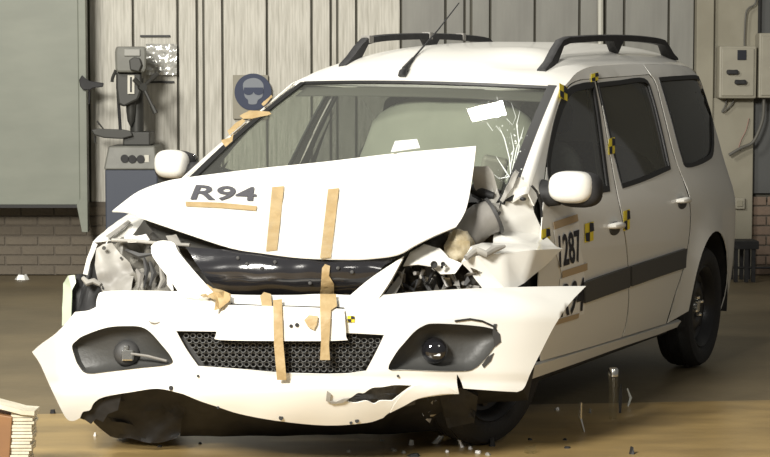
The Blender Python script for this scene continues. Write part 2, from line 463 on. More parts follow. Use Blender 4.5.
so = empty('wall_socket', W(740, 209, WD - .1), 'small square beige wall socket on the beige column', 'socket')
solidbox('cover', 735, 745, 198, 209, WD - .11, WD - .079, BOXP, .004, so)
solidbox('face', 737.3, 742.8, 200.5, 206.5, WD - .12, WD - .109, mat('socket_face', (.30, .28, .21), .5), .002, so)

# black stand by the brick wall
std = 14.75
st = empty('steel_stand', (wx(746, std), std, 0), 'low black steel stand with crossbar before the brick wall', 'stand')
def stbox(name, u0, u1, v0, v1, d0, d1): solidbox(name, u0, u1, v0, v1, d0, d1, BLACK, .003, st)
z0 = wz(240, std)
mb = MB(); mb.box(wx(733, std), wx(758, std), std - .12, std + .12, z0 - .06, z0); build('top', rel(st, mb), BLACK, st, smooth=False, bevel=.004)
for u in (735.5, 746, 753):
    for dy in (-.10, .10):
        mb = MB(); x = wx(u, std); mb.box(x - .014, x + .014, std + dy - .014, std + dy + .014, 0, z0 - .06); build('leg', rel(st, mb), BLACK, st, smooth=False)
mb = MB(); x0, x1 = wx(733, std), wx(785, std); mb.tube([(x0, std - .10, .105), (x1, std - .10, .105)], .009, 8); build('crossbar', rel(st, mb), BLACK, st)

# pale plastic sleeve with rails on the wall, round blue sign
sl = empty('document_sleeve', W(160, 75, WD - .03), 'crumpled clear plastic document sleeve between two wall slots', 'document sleeve')
mb = MB()
def slv(a, b):
    p = W(146 + 31 * a, 75 - 31 * b, WD - .03); p.y -= .02 + .014 * nz(a * 5, b * 7) + .01 * nz(a * 14, b * 16, 3); return p - sl.location
mb.grid(slv, 20, 18); build('sheet', mb, mat('silvery_film', (.62, .62, .58), .18, metal=.35), sl, facing=Vector((0, -20, 0)), solid=.002)
for (u0, u1, v) in ((140, 170, 36), (146, 174, 82)):
    solidbox('slot', u0, u1, v - 1, v + 1, WD - .02, WD + .0, SEAL, .002, sl)
sd = WD - .05
sg = empty('safety_sign', W(251, 92, sd), 'round blue eye-protection sign on grey plate on panelled wall', 'sign')
solidbox('plate', 233, 268, 75, 119, sd + .012, sd + .05, mat('sign_plate', (.30, .28, .22), .6), .003, sg)
BLUE = mat('sign_blue', (.030, .042, .085), .6); SIGNW = mat('sign_white', (.22, .24, .27), .6)
def flatpoly(name, pts, d, m, parent, th=.004):
    ol = curve(pts, 4); n = len(ol); mb = MB(); a = [W(p[0], p[1], d) for p in ol]; b = [p + Vector((0, th, 0)) for p in a]
    mb.add(a + b, [tuple(range(n)), tuple(range(2*n - 1, n - 1, -1))] + [(i, i + n, (i+1) % n + n, (i+1) % n) for i in range(n)])
    return build(name, rel(parent, mb), m, parent, smooth=False)
flatpoly('disc', [(253 + 18.5 * math.cos(t * math.pi / 8), 92 + 18.5 * math.sin(t * math.pi / 8)) for t in range(16)], sd, BLUE, sg, .012)
flatpoly('head_symbol', [(244, 92), (243, 84), (247, 79.5), (254, 78), (260, 80), (263.5, 85), (263, 92), (262, 97), (258, 100), (256, 104), (249, 104), (248, 100), (245, 97)], sd - .004, SIGNW, sg)
flatpoly('goggles_symbol', [(244, 87.5, 1), (263, 87.5, 1), (263, 93), (259, 95), (255, 94), (253.5, 92), (252, 94), (248, 95), (244, 93)], sd - .008, BLUE, sg)

# ---- floors
b0 = G(40, 414); b1 = G(770, 400)
sl_ = (b1.y - b0.y) / (b1.x - b0.x)
def yb(x): return b0.y + sl_ * (x - b0.x)
def slab(y_lo, y_hi, zt, name, m, label):
    mb = MB(); X0, X1 = -8, 8
    q = [(X0, y_lo(X0)), (X1, y_lo(X1)), (X1, y_hi(X1)), (X0, y_hi(X0))]
    mb.add([(x, y, zt) for x, y in q] + [(x, y, -.15) for x, y in q], [(0, 1, 2, 3), (7, 6, 5, 4), (0, 4, 5, 1), (1, 5, 6, 2), (2, 6, 7, 3), (3, 7, 4, 0)])
    return struct(build(name, mb, m, smooth=False), label)
slab(lambda x: yb(x) + .004, lambda x: WD + .25, -.004, 'floor', CONC, 'dark dusty concrete floor')
slab(lambda x: 2.0, lambda x: yb(x), 0.0, 'floor_front', TAN, 'worn tan floor sheet in front')

# ---- bench drill on its cabinet
dd = 14.7
DG = mat('drill_grey_paint', (.19, .19, .165), .5, col2=(.15, .15, .13), noise_scale=10)
DD = mat('drill_dark_iron', (.05, .05, .045), .5, metal=.3)
NAVY = mat('cabinet_blue_paint', (.05, .06, .085), .5)
PALE = mat('scale_plate', (.62, .60, .52), .5)
cb = empty('machine_cabinet', (wx(135, dd), dd, 0), 'dark blue machine cabinet with grey control top under the drill', 'cabinet')
ztop = wz(145, dd); zmid = wz(168, dd)
def wbox(parent, name, u0, u1, z0, z1, y0, y1, m, bevel=.01):
    mb = MB(); mb.box(wx(u0, dd), wx(u1, dd), y0, y1, z0, z1); return build(name, rel(parent, mb), m, parent, smooth=False, bevel=bevel)
wbox(cb, 'body', 109, 161, .0, zmid, dd - .25, dd + .25, NAVY)
mb = MB(); a, b, c, e = wx(108, dd), wx(161, dd), wx(112, dd), wx(158, dd)
mb.add([(a, dd - .27, zmid), (b, dd - .27, zmid), (b, dd + .27, zmid), (a, dd + .27, zmid), (c, dd - .22, ztop), (e, dd - .22, ztop), (e, dd + .24, ztop), (c, dd + .24, ztop)],
       [(3, 2, 1, 0), (4, 5, 6, 7), (0, 1, 5, 4), (1, 2, 6, 5), (2, 3, 7, 6), (3, 0, 4, 7)])
build('control_top', rel(cb, mb), DG, cb, smooth=False, bevel=.012)
for i, (u, v) in enumerate(((125, 158.5), (132.5, 159), (141, 159))):
    q = W(u, v, dd - .245); mb = MB(); mb.lathe([(0, -.03), (.021 - .005 * (i == 2), -.03), (.024 - .006 * (i == 2), .0), (.03, .02), (0, .02)], 16, Matrix.Translation(q) @ Matrix.Rotation(R(90), 4, 'X')); build('dial', rel(cb, mb), BLACK, cb)
q0 = W(144.5, 162, dd - .25); q1 = W(149, 155, dd - .25)
mb = MB(); mb.box(q0.x, q1.x, dd - .258, dd - .22, q0.z, q1.z); build('switch_plate', rel(cb, mb), PALE, cb, smooth=False)
dr = empty('bench_drill', (wx(133, dd), dd, ztop), 'old grey bench drill with spoked feed handle on machine cabinet', 'drill press')
def at(u, v, dy=0): return W(u, v, dd + dy) - dr.location
wbox(dr, 'base', 125, 152, ztop, ztop + .10, dd - .14, dd + .16, DD)
mb = MB(); mb.tube([at(137, 140), at(137, 78)], .05, 18); build('column', mb, DD, dr)

mb = MB(); mb.tube([at(95, 136), at(95, 143)], .008, 8); build('table_pin', mb, DD, dr)
mb = MB(); mb.tube([at(97, 121), at(105, 131)], .006, 8); build('table_lever', mb, DD, dr)
# head casting
mb = MB()
hp = [(116, 46.5), (145.5, 46.5), (146.5, 52), (146, 69), (144, 72.5), (117, 72.5), (115.5, 69), (115, 52)]
def ext(prof, y0, y1):
    mb = MB(); n = len(prof); a = [at(u, v, y0) for u, v in prof]; b = [at(u, v, y1) for u, v in prof]
    mb.add(a + b, [tuple(range(n)), tuple(range(2*n - 1, n - 1, -1))] + [(i, i + n, (i+1) % n + n, (i+1) % n) for i in range(n)]); return mb
build('table', ext([(91, 130), (97, 128.5), (124, 129.5), (131, 131), (133, 136), (122, 139), (104, 138), (94, 135)], -.18, .14), DD, dr, smooth=False, bevel=.008)
build('head', ext(hp, -.22, .28), DG, dr, smooth=False, bevel=.015)
build('head_cover', ext([(124, 49), (140, 49), (140, 56), (124, 56)], -.235, -.21), mat('drill_light_grey', (.30, .30, .27), .4), dr, smooth=False, bevel=.004)
build('motor', ext([(129, 60), (134, 57), (140, 58), (142, 65), (139, 72), (130, 70)], -.26, -.2), DD, dr, smooth=False, bevel=.008)
build('spindle_housing', ext([(116, 72), (142, 72), (141, 92), (138, 100), (124, 107), (118, 104), (116, 88)], -.15, .16), DD, dr, smooth=False, bevel=.015)
build('depth_scale', ext([(127.5, 75), (134.5, 75), (134.5, 94), (127.5, 94)], -.165, -.148), PALE, dr, smooth=False, bevel=.002)
build('scale_slot', ext([(130, 77), (131.8, 77), (131.8, 92), (130, 92)], -.17, -.16), BLACK, dr, smooth=False)
mb = MB(); mb.tube([at(131, 100, -.06), at(131, 112, -.06), at(131, 121, -.06), at(131, 126, -.06)], [.04, .034, .026, .008], 14); build('chuck', mb, DD, dr)
mb = MB(); mb.tube([at(118, 92), at(119, 110), at(120.5, 132)], .012, 8); build('cable', mb, BLACK, dr)
hub = at(143, 87, -.2)
mb = MB(); mb.tube([at(140, 87, -.1), at(143.5, 87, -.22)], .028, 14); fh = build('feed_hub', mb, DD, dr)
for (u, v) in ((157, 74), (155, 112), (135, 80)):
    mb = MB(); mb.tube([hub, at(u, v, -.22)], .013, 8)
    e = at(u, v, -.22); dv = (e - hub).normalized(); mb.tube([e - dv * .05, e + dv * .01], .019, 8); build('feed_spoke', mb, DD, dr)
mb = MB(); mb.tube([at(116, 70), at(112.5, 78), at(112, 82)], .012, 8); build('belt_lever', mb, DD, dr)


# ================================================================== THE CRASHED CAR
car = empty('car', M=MC, label='white estate car after a frontal crash test, its front end torn and crushed', cat='car')
def poly_yz(px, n=4): return [S(p[0], p[1]) for p in curve(px, n)]
def side_map(sg, off=0.0): return lambda y, z: Vector((sg * (xs(y, z) + off), y, z))
FARL, FARR = Vector((30, 0, 1)), Vector((-30, 0, 1))
def side(name, ol, material, sg=1, holes=(), off=0.0, solid=.004, step=.07, parent=None):
    return patch(name, ol, side_map(sg, off), material, parent or car, holes, step, solid, raw=True, facing=FARL if sg > 0 else FARR)
def shrink(poly, k):
    cx = sum(p[0] for p in poly) / len(poly); cy = sum(p[1] for p in poly) / len(poly); out = []; n = len(poly)
    P = [Vector((p[0], p[1])) for p in poly]; ar = sum(P[i].x * P[(i+1) % n].y - P[(i+1) % n].x * P[i].y for i in range(n))
    for i in range(n):
        t = (P[(i+1) % n] - P[i - 1]); nn = Vector((-t.y, t.x)).normalized() * (1 if ar > 0 else -1)
        out.append(P[i] + nn * k)
    return out
W_FRONT = poly_yz([(567, 92), (580, 85), (594, 83, 1), (600, 120), (609, 190, 1), (580, 193), (549, 184, 1), (548, 158), (556, 119)])
W_REAR = poly_yz([(598, 84, 1), (620, 81.5), (644, 79.5), (652, 94), (661, 128), (670, 168, 1), (645, 179), (622, 187, 1), (613, 150), (604, 110)])
W_QUART = poly_yz([(659, 78.5, 1), (680, 77), (700, 77.5), (707, 92), (712, 115), (713, 150), (706, 160), (687, 166), (681, 155), (670, 115)])
shut = [(596.5, 79), (603, 112), (611, 160), (616, 188), (621.5, 215), (627, 250), (629, 290), (627, 320), (622, 337)]
cln = [(650.5, 75), (656, 84), (664, 115), (674, 155), (684, 182), (690, 203), (690, 232), (684, 267), (675, 295), (667, 323)]
frame_in = [(543, 186), (548, 150), (555, 117), (565, 90), (577, 80.5), (596, 78.2), (649.5, 74.2)]
D_FRONT = poly_yz([(545, 186, 1)] + [(p[0] + 1.2, p[1] + .5) for p in frame_in[1:5]] + [(595, 79, 1)] + [(p[0] - .6, p[1]) for p in shut[1:-1]] + [(621.4, 337.5, 1), (580, 350), (541, 361, 1), (538, 320), (538.5, 280), (541, 235)], 3)
D_REAR = poly_yz([(597.5, 79, 1), (625, 76.7), (649, 75, 1)] + [(p[0] - .6, p[1]) for p in cln[1:-1]] + [(666, 323.5, 1), (645, 330), (622.6, 337, 1)] + [(p[0] + .6, p[1]) for p in shut[-2:0:-1]], 3)
ZE = [(1.10, 1.412), (1.2, 1.44), (1.45, 1.51), (1.8, 1.54), (2.6, 1.555), (3.3, 1.55), (3.5, 1.52), (3.7, 1.47)]
ZC = [(1.10, 1.412), (1.2, 1.457), (1.35, 1.535), (1.6, 1.602), (2.0, 1.64), (2.6, 1.66), (3.2, 1.65), (3.5, 1.61), (3.66, 1.52)]
def ze(y): return interp(ZE, y)
cyz = [S(*p) for p in [(p[0] + .7, p[1]) for p in cln]]
WY, WZ, AR = 2.90, .31, .375
arch = [(WY + AR * math.cos(a), WZ + .02 + AR * math.sin(a)) for a in [R(190 - 10 * k) for k in range(0, 22)]]
rear_edge = [(3.60, .30), (3.685, .36), (3.70, .55), (3.69, .75), (3.66, .95), (3.63, 1.08), (3.58, 1.25), (3.52, 1.40), (3.47, 1.50)]
top_q = [(y, ze(y)) for y in (3.40, 3.2, 3.0, 2.8, 2.6)]
yt = curve([(p[0], p[1]) for p in cyz], 3, False)
Q = list(top_q[:-1]) + [(yt[0].x + .02, ze(yt[0].x))] + [tuple(p) for p in yt] + [p for p in arch if p[0] > yt[-1].x - .02 or True]
Q = [(3.40, ze(3.40)), (3.2, ze(3.2)), (3.0, ze(3.0)), (2.8, ze(2.8)), (yt[0].x, ze(yt[0].x))] + [tuple(p) for p in yt] + arch[1:] + rear_edge
ain = [S(*p) for p in frame_in]
ait = curve(ain, 4, False)
FRAME = [tuple(p) for p in ait] + [(yt[0].x - .004, ze(yt[0].x))] + [(y, ze(y)) for y in (2.4, 2.2, 2.0, 1.8, 1.6, 1.45, 1.3)] + [(1.17, 1.436), (.98, 1.325), (.78, 1.215), (.58, 1.10), (.44, 1.02), (.46, .97)]
SILL = [S(*p) for p in [(530, 366.5), (560, 357.5), (600, 345.5), (640, 333.5), (667, 325), (680, 321), (676, 327), (657, 334.5), (620, 347), (580, 361.5), (530, 379)]]
def trimmed(o, sg, ol, holes, name='inner_trim'):
    side(name, shrink(ol, .012), TRIM, sg, [shrink(h, -.004) for h in holes], -.045, .004, .09, o)
for sg in (1, -1):
    fr = side('side_frame', FRAME, WHITE, sg); trimmed(fr, sg, FRAME, [], 'pillar_trim')
    df = side('front_door', D_FRONT, WHITE, sg, [W_FRONT]); trimmed(df, sg, D_FRONT, [W_FRONT])
    dq = side('rear_door', D_REAR, WHITE, sg, [W_REAR]); trimmed(dq, sg, D_REAR, [W_REAR])
    qp = side('rear_quarter', Q, WHITE, sg, [W_QUART]); trimmed(qp, sg, Q, [W_QUART])
    side('sill', SILL, WHITE, sg, off=.006, solid=.02)
    for par, w in ((df, W_FRONT), (dq, W_REAR), (qp, W_QUART)):
        side('window_glass', shrink(w, -.002), SIDEG if w is W_FRONT else DARKG, sg, off=-.008, solid=0, parent=par)
        side('window_seal', shrink(w, -.007), SEAL, sg, [shrink(w, .014 if w is not W_FRONT else .022)], off=.003, solid=.008, parent=par)
    if sg > 0: DOORF, DOORR, QUART, FRAMEO = df, dq, qp, fr
# black protective moulding along the doors (left side is the one in view)
m1 = [S(*p) for p in [(582, 282.5), (600, 276), (627, 267)]] + [S(*p) for p in [(627, 287), (600, 296.5), (582, 303)]]
m2 = [S(*p) for p in [(629, 266.5), (655, 258), (684, 248.5)]] + [S(*p) for p in [(683, 267.5), (655, 277), (629, 286.3)]]
for sg in (1, -1):
    side('door_moulding', m1, MOULD, sg, off=.016, solid=.016, step=.08); side('door_moulding', m2, MOULD, sg, off=.016, solid=.016, step=.08)
# door handles
def handle(u, v, par):
    y, z = S(u, v); x = xs(y, z)
    mb = MB(); mb.ell((x + .002, y, z), (.008, .070, .030), e=.9); o = build('handle_recess', mb, DARKGREY, par)
    mb = MB()
    mb.tube([(x - .014, y - .085, z + .012), (x + .018, y - .06, z + .016), (x + .026, y, z + .016), (x + .018, y + .06, z + .012), (x - .014, y + .082, z + .008)], [.008, .014, .016, .014, .008], 12)
    h = build('door_handle', mb, WHITE, par); return h
handle(614.5, 228.5, DOORF); handle(682, 203, DOORR)

# roof
def zroof(x, y):
    xr = xs(y, ze(y)); t = min(abs(x) / xr, 1)
    z = ze(y) + (interp(ZC, y) - ze(y)) * (1 - t ** 4.0)
    z += -.022 * math.exp(-(((x - .38) / .16) ** 2 + ((y - 1.42) / .10) ** 2)) + .012 * math.exp(-(((x - .30) / .2) ** 2 + ((y - 1.66) / .10) ** 2))
    return z
def rf(a, b):
    t = 2 * a - 1; y0 = 1.17 - .05 * (1 - t * t); y = y0 + (3.62 - y0) * b
    xr = xs(y, ze(y)) * (1 if b > .06 else 1)
    if y < 1.22: xr = min(xr, .66)
    x = xr * t; return Vector((x, y, zroof(x, y)))
mb = MB(); mb.grid(rf, 28, 44); roof = build('roof', mb, WHITE, car, facing=Vector((0, 2, 30)), solid=.004)
mb = MB(); mb.grid(lambda a, b: rf(a, b * .98 + .01) * 1 + Vector((0, 0, -.035)), 20, 24); build('headliner', mb, HEADL, roof, facing=Vector((0, 2, -30)))
# tailgate closing the back
def tg(a, b):
    t = 2 * a - 1; k = b * (len(rear_edge) - 1); i = min(int(k), len(rear_edge) - 2); f = k - i
    y = rear_edge[i][0] * (1 - f) + rear_edge[i + 1][0] * f; z = rear_edge[i][1] * (1 - f) + rear_edge[i + 1][1] * f
    return Vector((t * xs(y, z), y + .05 * (1 - t * t), z))
mb = MB(); mb.grid(tg, 16, 16); build('tailgate', mb, WHITE, car, facing=Vector((0, 40, 1)), solid=.004)

# windscreen
def ws(a, b, off=0.0):
    t = 2 * a - 1
    y = .38 + (1.17 - .38) * b - .11 * (1 - t * t) * (1 - .45 * b) ; z = .985 + (1.436 - .985) * b + .02 * math.sin(math.pi * b) + .012 * (1 - t * t) * b
    x = t * ((.765 if t < 0 else .74) + ((.605 if t < 0 else .622) - (.765 if t < 0 else .74)) * b)
    return Vector((x, y - off * .52, z + off * .85))
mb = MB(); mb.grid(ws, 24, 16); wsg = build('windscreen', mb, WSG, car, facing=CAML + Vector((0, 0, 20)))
def strip(name, a0, a1, b0, b1, m, off, par, nu=16, nv=8, solid=.006):
    mb = MB(); mb.grid(lambda a, b: ws(a0 + (a1 - a0) * a, b0 + (b1 - b0) * b, off), nu, nv); return build(name, mb, m, par, facing=CAML + Vector((0, 0, 20)), solid=solid)
strip('glass_border', 0, 1, .982, 1.012, SEAL, .008, wsg)
strip('glass_border', -.014, .012, 0, 1, SEAL, .010, wsg, 3, 16)
strip('glass_border', .988, 1.018, 0, 1.02, SEAL, .010, wsg, 3, 16)
strip('glass_border', 0, 1, -.02, .05, SEAL, .008, wsg)
strip('header_trim', .01, .99, .90, 1.0, HEADL, -.02, wsg, solid=.004)
# screen pillars
mb = MB(); mb.grid(lambda a, b: ws(-.075 + .063 * a, b * 1.02 - .01, .004 - .03 * (1 - a)), 4, 16); build('windscreen_pillar', mb, WHITE, car, facing=CAML, solid=.02)
def lpil(a, b):
    p0 = ws(1.014, b, .006); z = 1.436 + (1.02 - 1.436) * (1 - b); y = lin([(1.02, .44), (1.10, .58), (1.215, .78), (1.325, .98), (1.436, 1.17)], z)
    p1 = Vector((xs(y, z), y, z)); q = p0.lerp(p1, a); n = Vector((.6, -.6, .5)).normalized(); return q + n * .018 * math.sin(math.pi * a)
mb = MB(); mb.grid(lpil, 6, 16); build('windscreen_pillar', mb, WHITE, car, facing=CAML, solid=.01)
# cracks spreading from the broken lower corner
def ab_from_px(u, v):
    best = None; d0 = lray(u, v)
    a, b = .5, .5
    for it in range(60):
        p = ws(a, b); q = p - CAML; t = q.dot(d0); e = CAML + d0 * t - p
        da = (ws(a + .01, b) - p) / .01; db = (ws(a, b + .01) - p) / .01
        n = da.cross(db).normalized(); tt = (p - CAML).dot(n) / d0.dot(n); e = CAML + d0 * tt - p
        A = da.dot(da); B = da.dot(db); Cc = db.dot(db); r1 = e.dot(da); r2 = e.dot(db); det = A * Cc - B * B
        a += .8 * (r1 * Cc - r2 * B) / det; b += .8 * (A * r2 - B * r1) / det
    return a, b
def wspx(u, v, off=.006): a, b = ab_from_px(u, v); return ws(a, b, off)
random.seed(3)
cr = [[(512, 182), (510, 160), (505, 140), (500, 128)], [(512, 178), (516, 150), (521, 138), (524, 128)], [(510, 170), (514, 150), (511, 134)], [(513, 184), (505, 170), (496, 158)], [(515, 165), (519, 148), (517, 126), (520, 112)], [(509, 178), (500, 180), (494, 176)], [(517, 158), (522, 150), (526, 140)], [(496, 120), (494, 112), (498, 106), (497, 98)], [(506, 120), (512, 126), (516, 118), (511, 104)], [(488, 124), (492, 132), (497, 127), (503, 135)]]
for k, c in enumerate(cr):
    mb = MB(); P = [wspx(u, v) for u, v in c]
    P = [p + Vector((random.uniform(-.004, .004), random.uniform(-.004, .004), 0)) for p in P]
    mb.tube(P, [.0028 if k < 7 else .0013] * (len(P) - 1) + [.0007], 5); build('glass_crack', mb, CRACK, wsg, smooth=False)
for k in range(46):
    u = random.gauss(512, 7); v = random.uniform(124, 194); c = wspx(u + (165 - v) * .12, v, .008); r = random.uniform(.003, .008)
    mb = MB(); vs = [c + Vector((random.uniform(-r, r), random.uniform(-r, r) * .6, random.uniform(-r, r) * 1.2)) for _ in range(4)]
    mb.add(vs, [(0, 1, 2), (0, 2, 3), (0, 3, 1), (1, 3, 2)]); build('glass_chip', mb, CRACK, wsg, smooth=False)
# ceiling flood lamp whose mirror image shows in the screen
for (u, v, dist, w_, h_, pw) in ((487, 112, 3.4, .29, .22, 28),):
    a_, b_ = ab_from_px(u, v); P = ws(a_, b_); nn = (ws(a_ + .01, b_) - ws(a_ - .01, b_)).cross(ws(a_, b_ + .01) - ws(a_, b_ - .01)).normalized()
    d_ = lray(u, v); rr_ = d_ - 2 * d_.dot(nn) * nn; lp = MC @ (P + rr_ * dist)
    area('ceiling_lamp', lp, MC @ P, w_, pw, sy=h_)
# tape scraps at the far edge of the screen
for pts in ([(240, 118), (250, 112.5), (270, 114), (272, 116), (255, 120), (244, 121)], [(228, 133), (238, 124), (243, 121), (246, 123), (236, 132), (230, 137)], [(222, 143), (231, 139), (234, 136), (233, 143), (226, 149)], [(262, 106), (272, 97), (273, 99), (264, 108)]):
    patch('masking_tape', [(p[0], p[1], 1) for p in pts], lambda u, v: wspx(u, v, .012 + .006 * nz(u * .2, v * .2)), TAPE, wsg, step=4, solid=.002, smooth=False)
# wiper arm
mb = MB(); mb.tube([wspx(478, 190, .02), wspx(490, 196, .03), wspx(501, 199, .03)], [.012, .016, .012], 8); build('wiper_arm', mb, BLACK, car)

# roof rails
def rail(sg, y0, y1, name='roof_rail'):
    mb = MB(); P = []; n = 26; xo = .50
    vs = []; 
    for i in range(n + 1):
        t = i / n; y = y0 + (y1 - y0) * t
        up = min(1, t / .13, (1 - t) / .13); up = up * up * (3 - 2 * up)
        zb_ = zroof(sg * xo, y); zt_ = zb_ + .012 + .078 * up; zlow = zb_ - .004 if (t < .10 or t > .90 or .47 < t < .53) else zt_ - .032
        for dx, z in ((-.022, zlow), (.022, zlow), (.020, zt_ - .004), (.010, zt_), (-.010, zt_), (-.020, zt_ - .004)): vs.append((sg * (xo + dx), y, z))
    k = 6; fs = []
    for i in range(n):
        for j in range(k): fs.append((i*k + j, i*k + (j+1) % k, (i+1)*k + (j+1) % k, (i+1)*k + j))
    fs += [tuple(range(k))[::-1], tuple(n*k + j for j in range(k))]
    mb.add(vs, fs); return build(name, mb, BLACK, car, angle=50)
for sg in (1, -1):
    rr = rail(sg, 1.36, 3.34)
    if sg < 0:
        for yy, dy in ((1.62, .05), (2.32, .04), (2.75, .04)):
            mb = MB(); zz = zroof(-.50, yy) + .058; mb.box(-.524, -.476, yy - dy / 2, yy + dy / 2, zz, zz + .037); build('joint_sleeve', mb, HOSE, rr, smooth=False, bevel=.004)
# antenna
ya = 1.25; pa = LY(404, 75.5, ya); pa = Vector((pa.x, ya, zroof(pa.x, ya)))
tip = LY(438, 30, ya + .62); tip2 = LY(459, 3, ya + .95)
mb = MB(); mb.tube([pa + Vector((0, -.025, -.005)), pa + Vector((0, -.015, .012)), pa + Vector((.0, .02, .03)), pa + Vector((0, .035, 0))], [.018, .018, .013, .009], 12); an = build('antenna', mb, BLACK, car)
mb = MB(); q = pa + Vector((0, 0, .03)); mb.tube([q, q + (tip - q) * .25], [.011, .007], 10); mb.tube([q, q + (tip - q) * .6, tip, tip2], [.005, .0042, .0036, .003], 8); build('antenna_rod', mb, BLACK, an)

# mirrors
def mirror(px_c, y, sg):
    c = LY(*px_c, y); r_ = empty('side_mirror'); r_.parent = car
    mb = MB(); mb.ell(c, (.088, .07, .066), e=.72)
    if sg < 0: sc = .98
    else: sc = 1
    mb.v = [c + (p - c) * sc for p in mb.v]
    mb.v = [Vector((p.x, p.y + .02 * ((p.x - c.x) * sg / .1), p.z)) for p in mb.v]
    bpy.data.objects.remove(r_)
    cap = build('side_mirror', mb, WHITE, car)
    mb = MB(); mb.ell(c + Vector((0.012 * sg, .05, -.012)), (.098 * sc, .065, .074 * sc), e=.7); build('housing', mb, BLACK, cap)
    mb = MB(); mb.ell(c + Vector((0, .098, -.008)), (.08 * sc, .022, .06 * sc), e=.6); build('mirror_glass', mb, MIRRORG, cap)
    ft = Vector((sg * (xs(y + .02, c.z - .04) + .005), y + .02, c.z - .035))
    mb = MB(); a = ft; b = c + Vector((-sg * .06, .03, -.035)); mb.tube([a - Vector((sg * .02, 0, 0)), a.lerp(b, .4), b], [.062, .05, .045], 14); build('mirror_foot', mb, BLACK, cap)
mirror((572, 187), .60, 1); mirror((172, 164), .66, -1)

# wheels
def wheel(name, cx, cy, cz, sg, toe=0.0, tilt=0.0):
    M = Matrix.Translation((cx, cy, cz)) @ Matrix.Rotation(toe, 4, 'Z') @ Matrix.Rotation(tilt, 4, 'Y') @ Matrix.Rotation(R(90) * sg, 4, 'Y')
    r = bpy.data.objects.new(name, None); bpy.data.objects.remove(r)
    mb = MB(); w = .092
    mb.lathe([(.205, -w * .72), (.225, -w * .95), (.26, -w * 1.04), (.292, -w * .95), (.308, -w * .7), (.312, -w * .3), (.312, w * .3), (.308, w * .7), (.292, w * .95), (.26, w * 1.04), (.225, w * .95), (.205, w * .72)], 48, M, closed=True)
    ty = build(name, mb, TIRE, car)
    for k in range(2):
        mb = MB(); z = (-.03, .03)[k]; mb.lathe([(.3135, z - .004), (.3135, z + .004), (.308, z + .004), (.308, z - .004)], 48, M, closed=True); build('tread_groove', mb, SEAL, ty)
    mb = MB()
    mb.lathe([(.205, -.06), (.19, .0), (.19, .045), (.207, .062), (.213, .074), (.207, .078), (.188, .064), (.172, .03), (.15, .022), (.12, .040), (.085, .048), (.06, .036), (.05, .03), (0, .03)], 40, M); rm = build('rim', mb, STEEL, ty)
    for k in range(8):
        a = 2 * math.pi * k / 8; mb = MB(); mb.lathe([(0, .0), (.018, .0), (.018, .004), (0, .004)], 12, M @ Matrix.Translation((.138 * math.cos(a), .138 * math.sin(a), .030))); build('vent_hole', mb, SEAL, rm)
    for k in range(4):
        a = 2 * math.pi * k / 4 + .4; mb = MB(); mb.lathe([(0, .0), (.011, .0), (.011, .022), (.006, .028), (0, .028)], 6, M @ Matrix.Translation((.05 * math.cos(a), .05 * math.sin(a), .034))); build('wheel_bolt', mb, SILVER, rm)
    mb = MB(); mb.lathe([(0, .0), (.034, .0), (.03, .02), (0, .024)], 18, M @ Matrix.Translation((0, 0, .032))); build('hub_cap', mb, SILVER, rm)
    return ty
zr = -.8 * 2 * math.sin(ROLL)
wheel('rear_wheel', .752, WY, .312, 1); wheel('rear_wheel', -.735, WY, .312 - .027, -1)
wheel('front_wheel', .66, .36, .312, 1, R(-14), R(6)); wheel('front_wheel', -.70, -.02, .312 - .026, -1, R(4))
# wheel houses and underbody
for sg in (1, -1):
    mb = MB(); n = 20
    for i in range(n + 1):
        a = R(-12) + (math.pi + R(24)) * i / n
        for x in (.50, .845): mb.v.append(Vector((sg * x, WY + .39 * math.cos(a), WZ + .02 + .39 * math.sin(a))))
    mb.f = [(2*i, 2*i + 1, 2*i + 3, 2*i + 2) for i in range(n)]; build('wheel_house', mb, BLACK, car, solid=.004)
    mb = MB(); mb.prism([(WY + .39 * math.cos(R(-12) + (math.pi + R(24)) * i / n), WZ + .02 + .39 * math.sin(R(-12) + (math.pi + R(24)) * i / n)) for i in range(n + 1)], 0, .01, Matrix(((0, 0, 1, sg * .5), (1, 0, 0, 0), (0, 1, 0, 0), (0, 0, 0, 1)))); build('wheel_house', mb, BLACK, car, smooth=False)
mb = MB(); mb.box(-.76, .76, .42, 2.52, .21, .30); mb.box(-.49, .49, 2.5, 3.62, .26, .40); build('underbody', mb, BLACK, car, smooth=False, bevel=.01)
mb = MB(); mb.box(-.70, .60, .40, .46, .3, .95); build('firewall', mb, DARKGREY, car, smooth=False)

# ---- interior
def dash(a, b):
    x = -.72 + 1.44 * a; th = b * math.pi
    return Vector((x, .62 - .20 * math.cos(th) , .72 + .26 * math.sin(th) ** .8 + .03 * math.sin(math.pi * a)))
mb = MB(); mb.grid(dash, 16, 12); build('dashboard', mb, TRIM, car, solid=.01)
mb = MB(); M = Matrix.Translation((.36, .90, .92)) @ Matrix.Rotation(R(62), 4, 'X')
mb.lathe([(.17 + .016 * math.cos(R(45 * k)), .016 * math.sin(R(45 * k))) for k in range(8)], 32, M, closed=True); swl = build('steering_wheel', mb, BLACK, car)
mb = MB(); mb.ell((0, 0, 0), (.07, .05, .03), M); build('steering_hub', mb, BLACK, swl)
for a in (0, 180, 270):
    mb = MB(); mb.tube([(.05 * math.cos(R(a)), .05 * math.sin(R(a)), 0), (.17 * math.cos(R(a)), .17 * math.sin(R(a)), 0)], .014, 8, M=M); build('steering_spoke', mb, BLACK, swl)
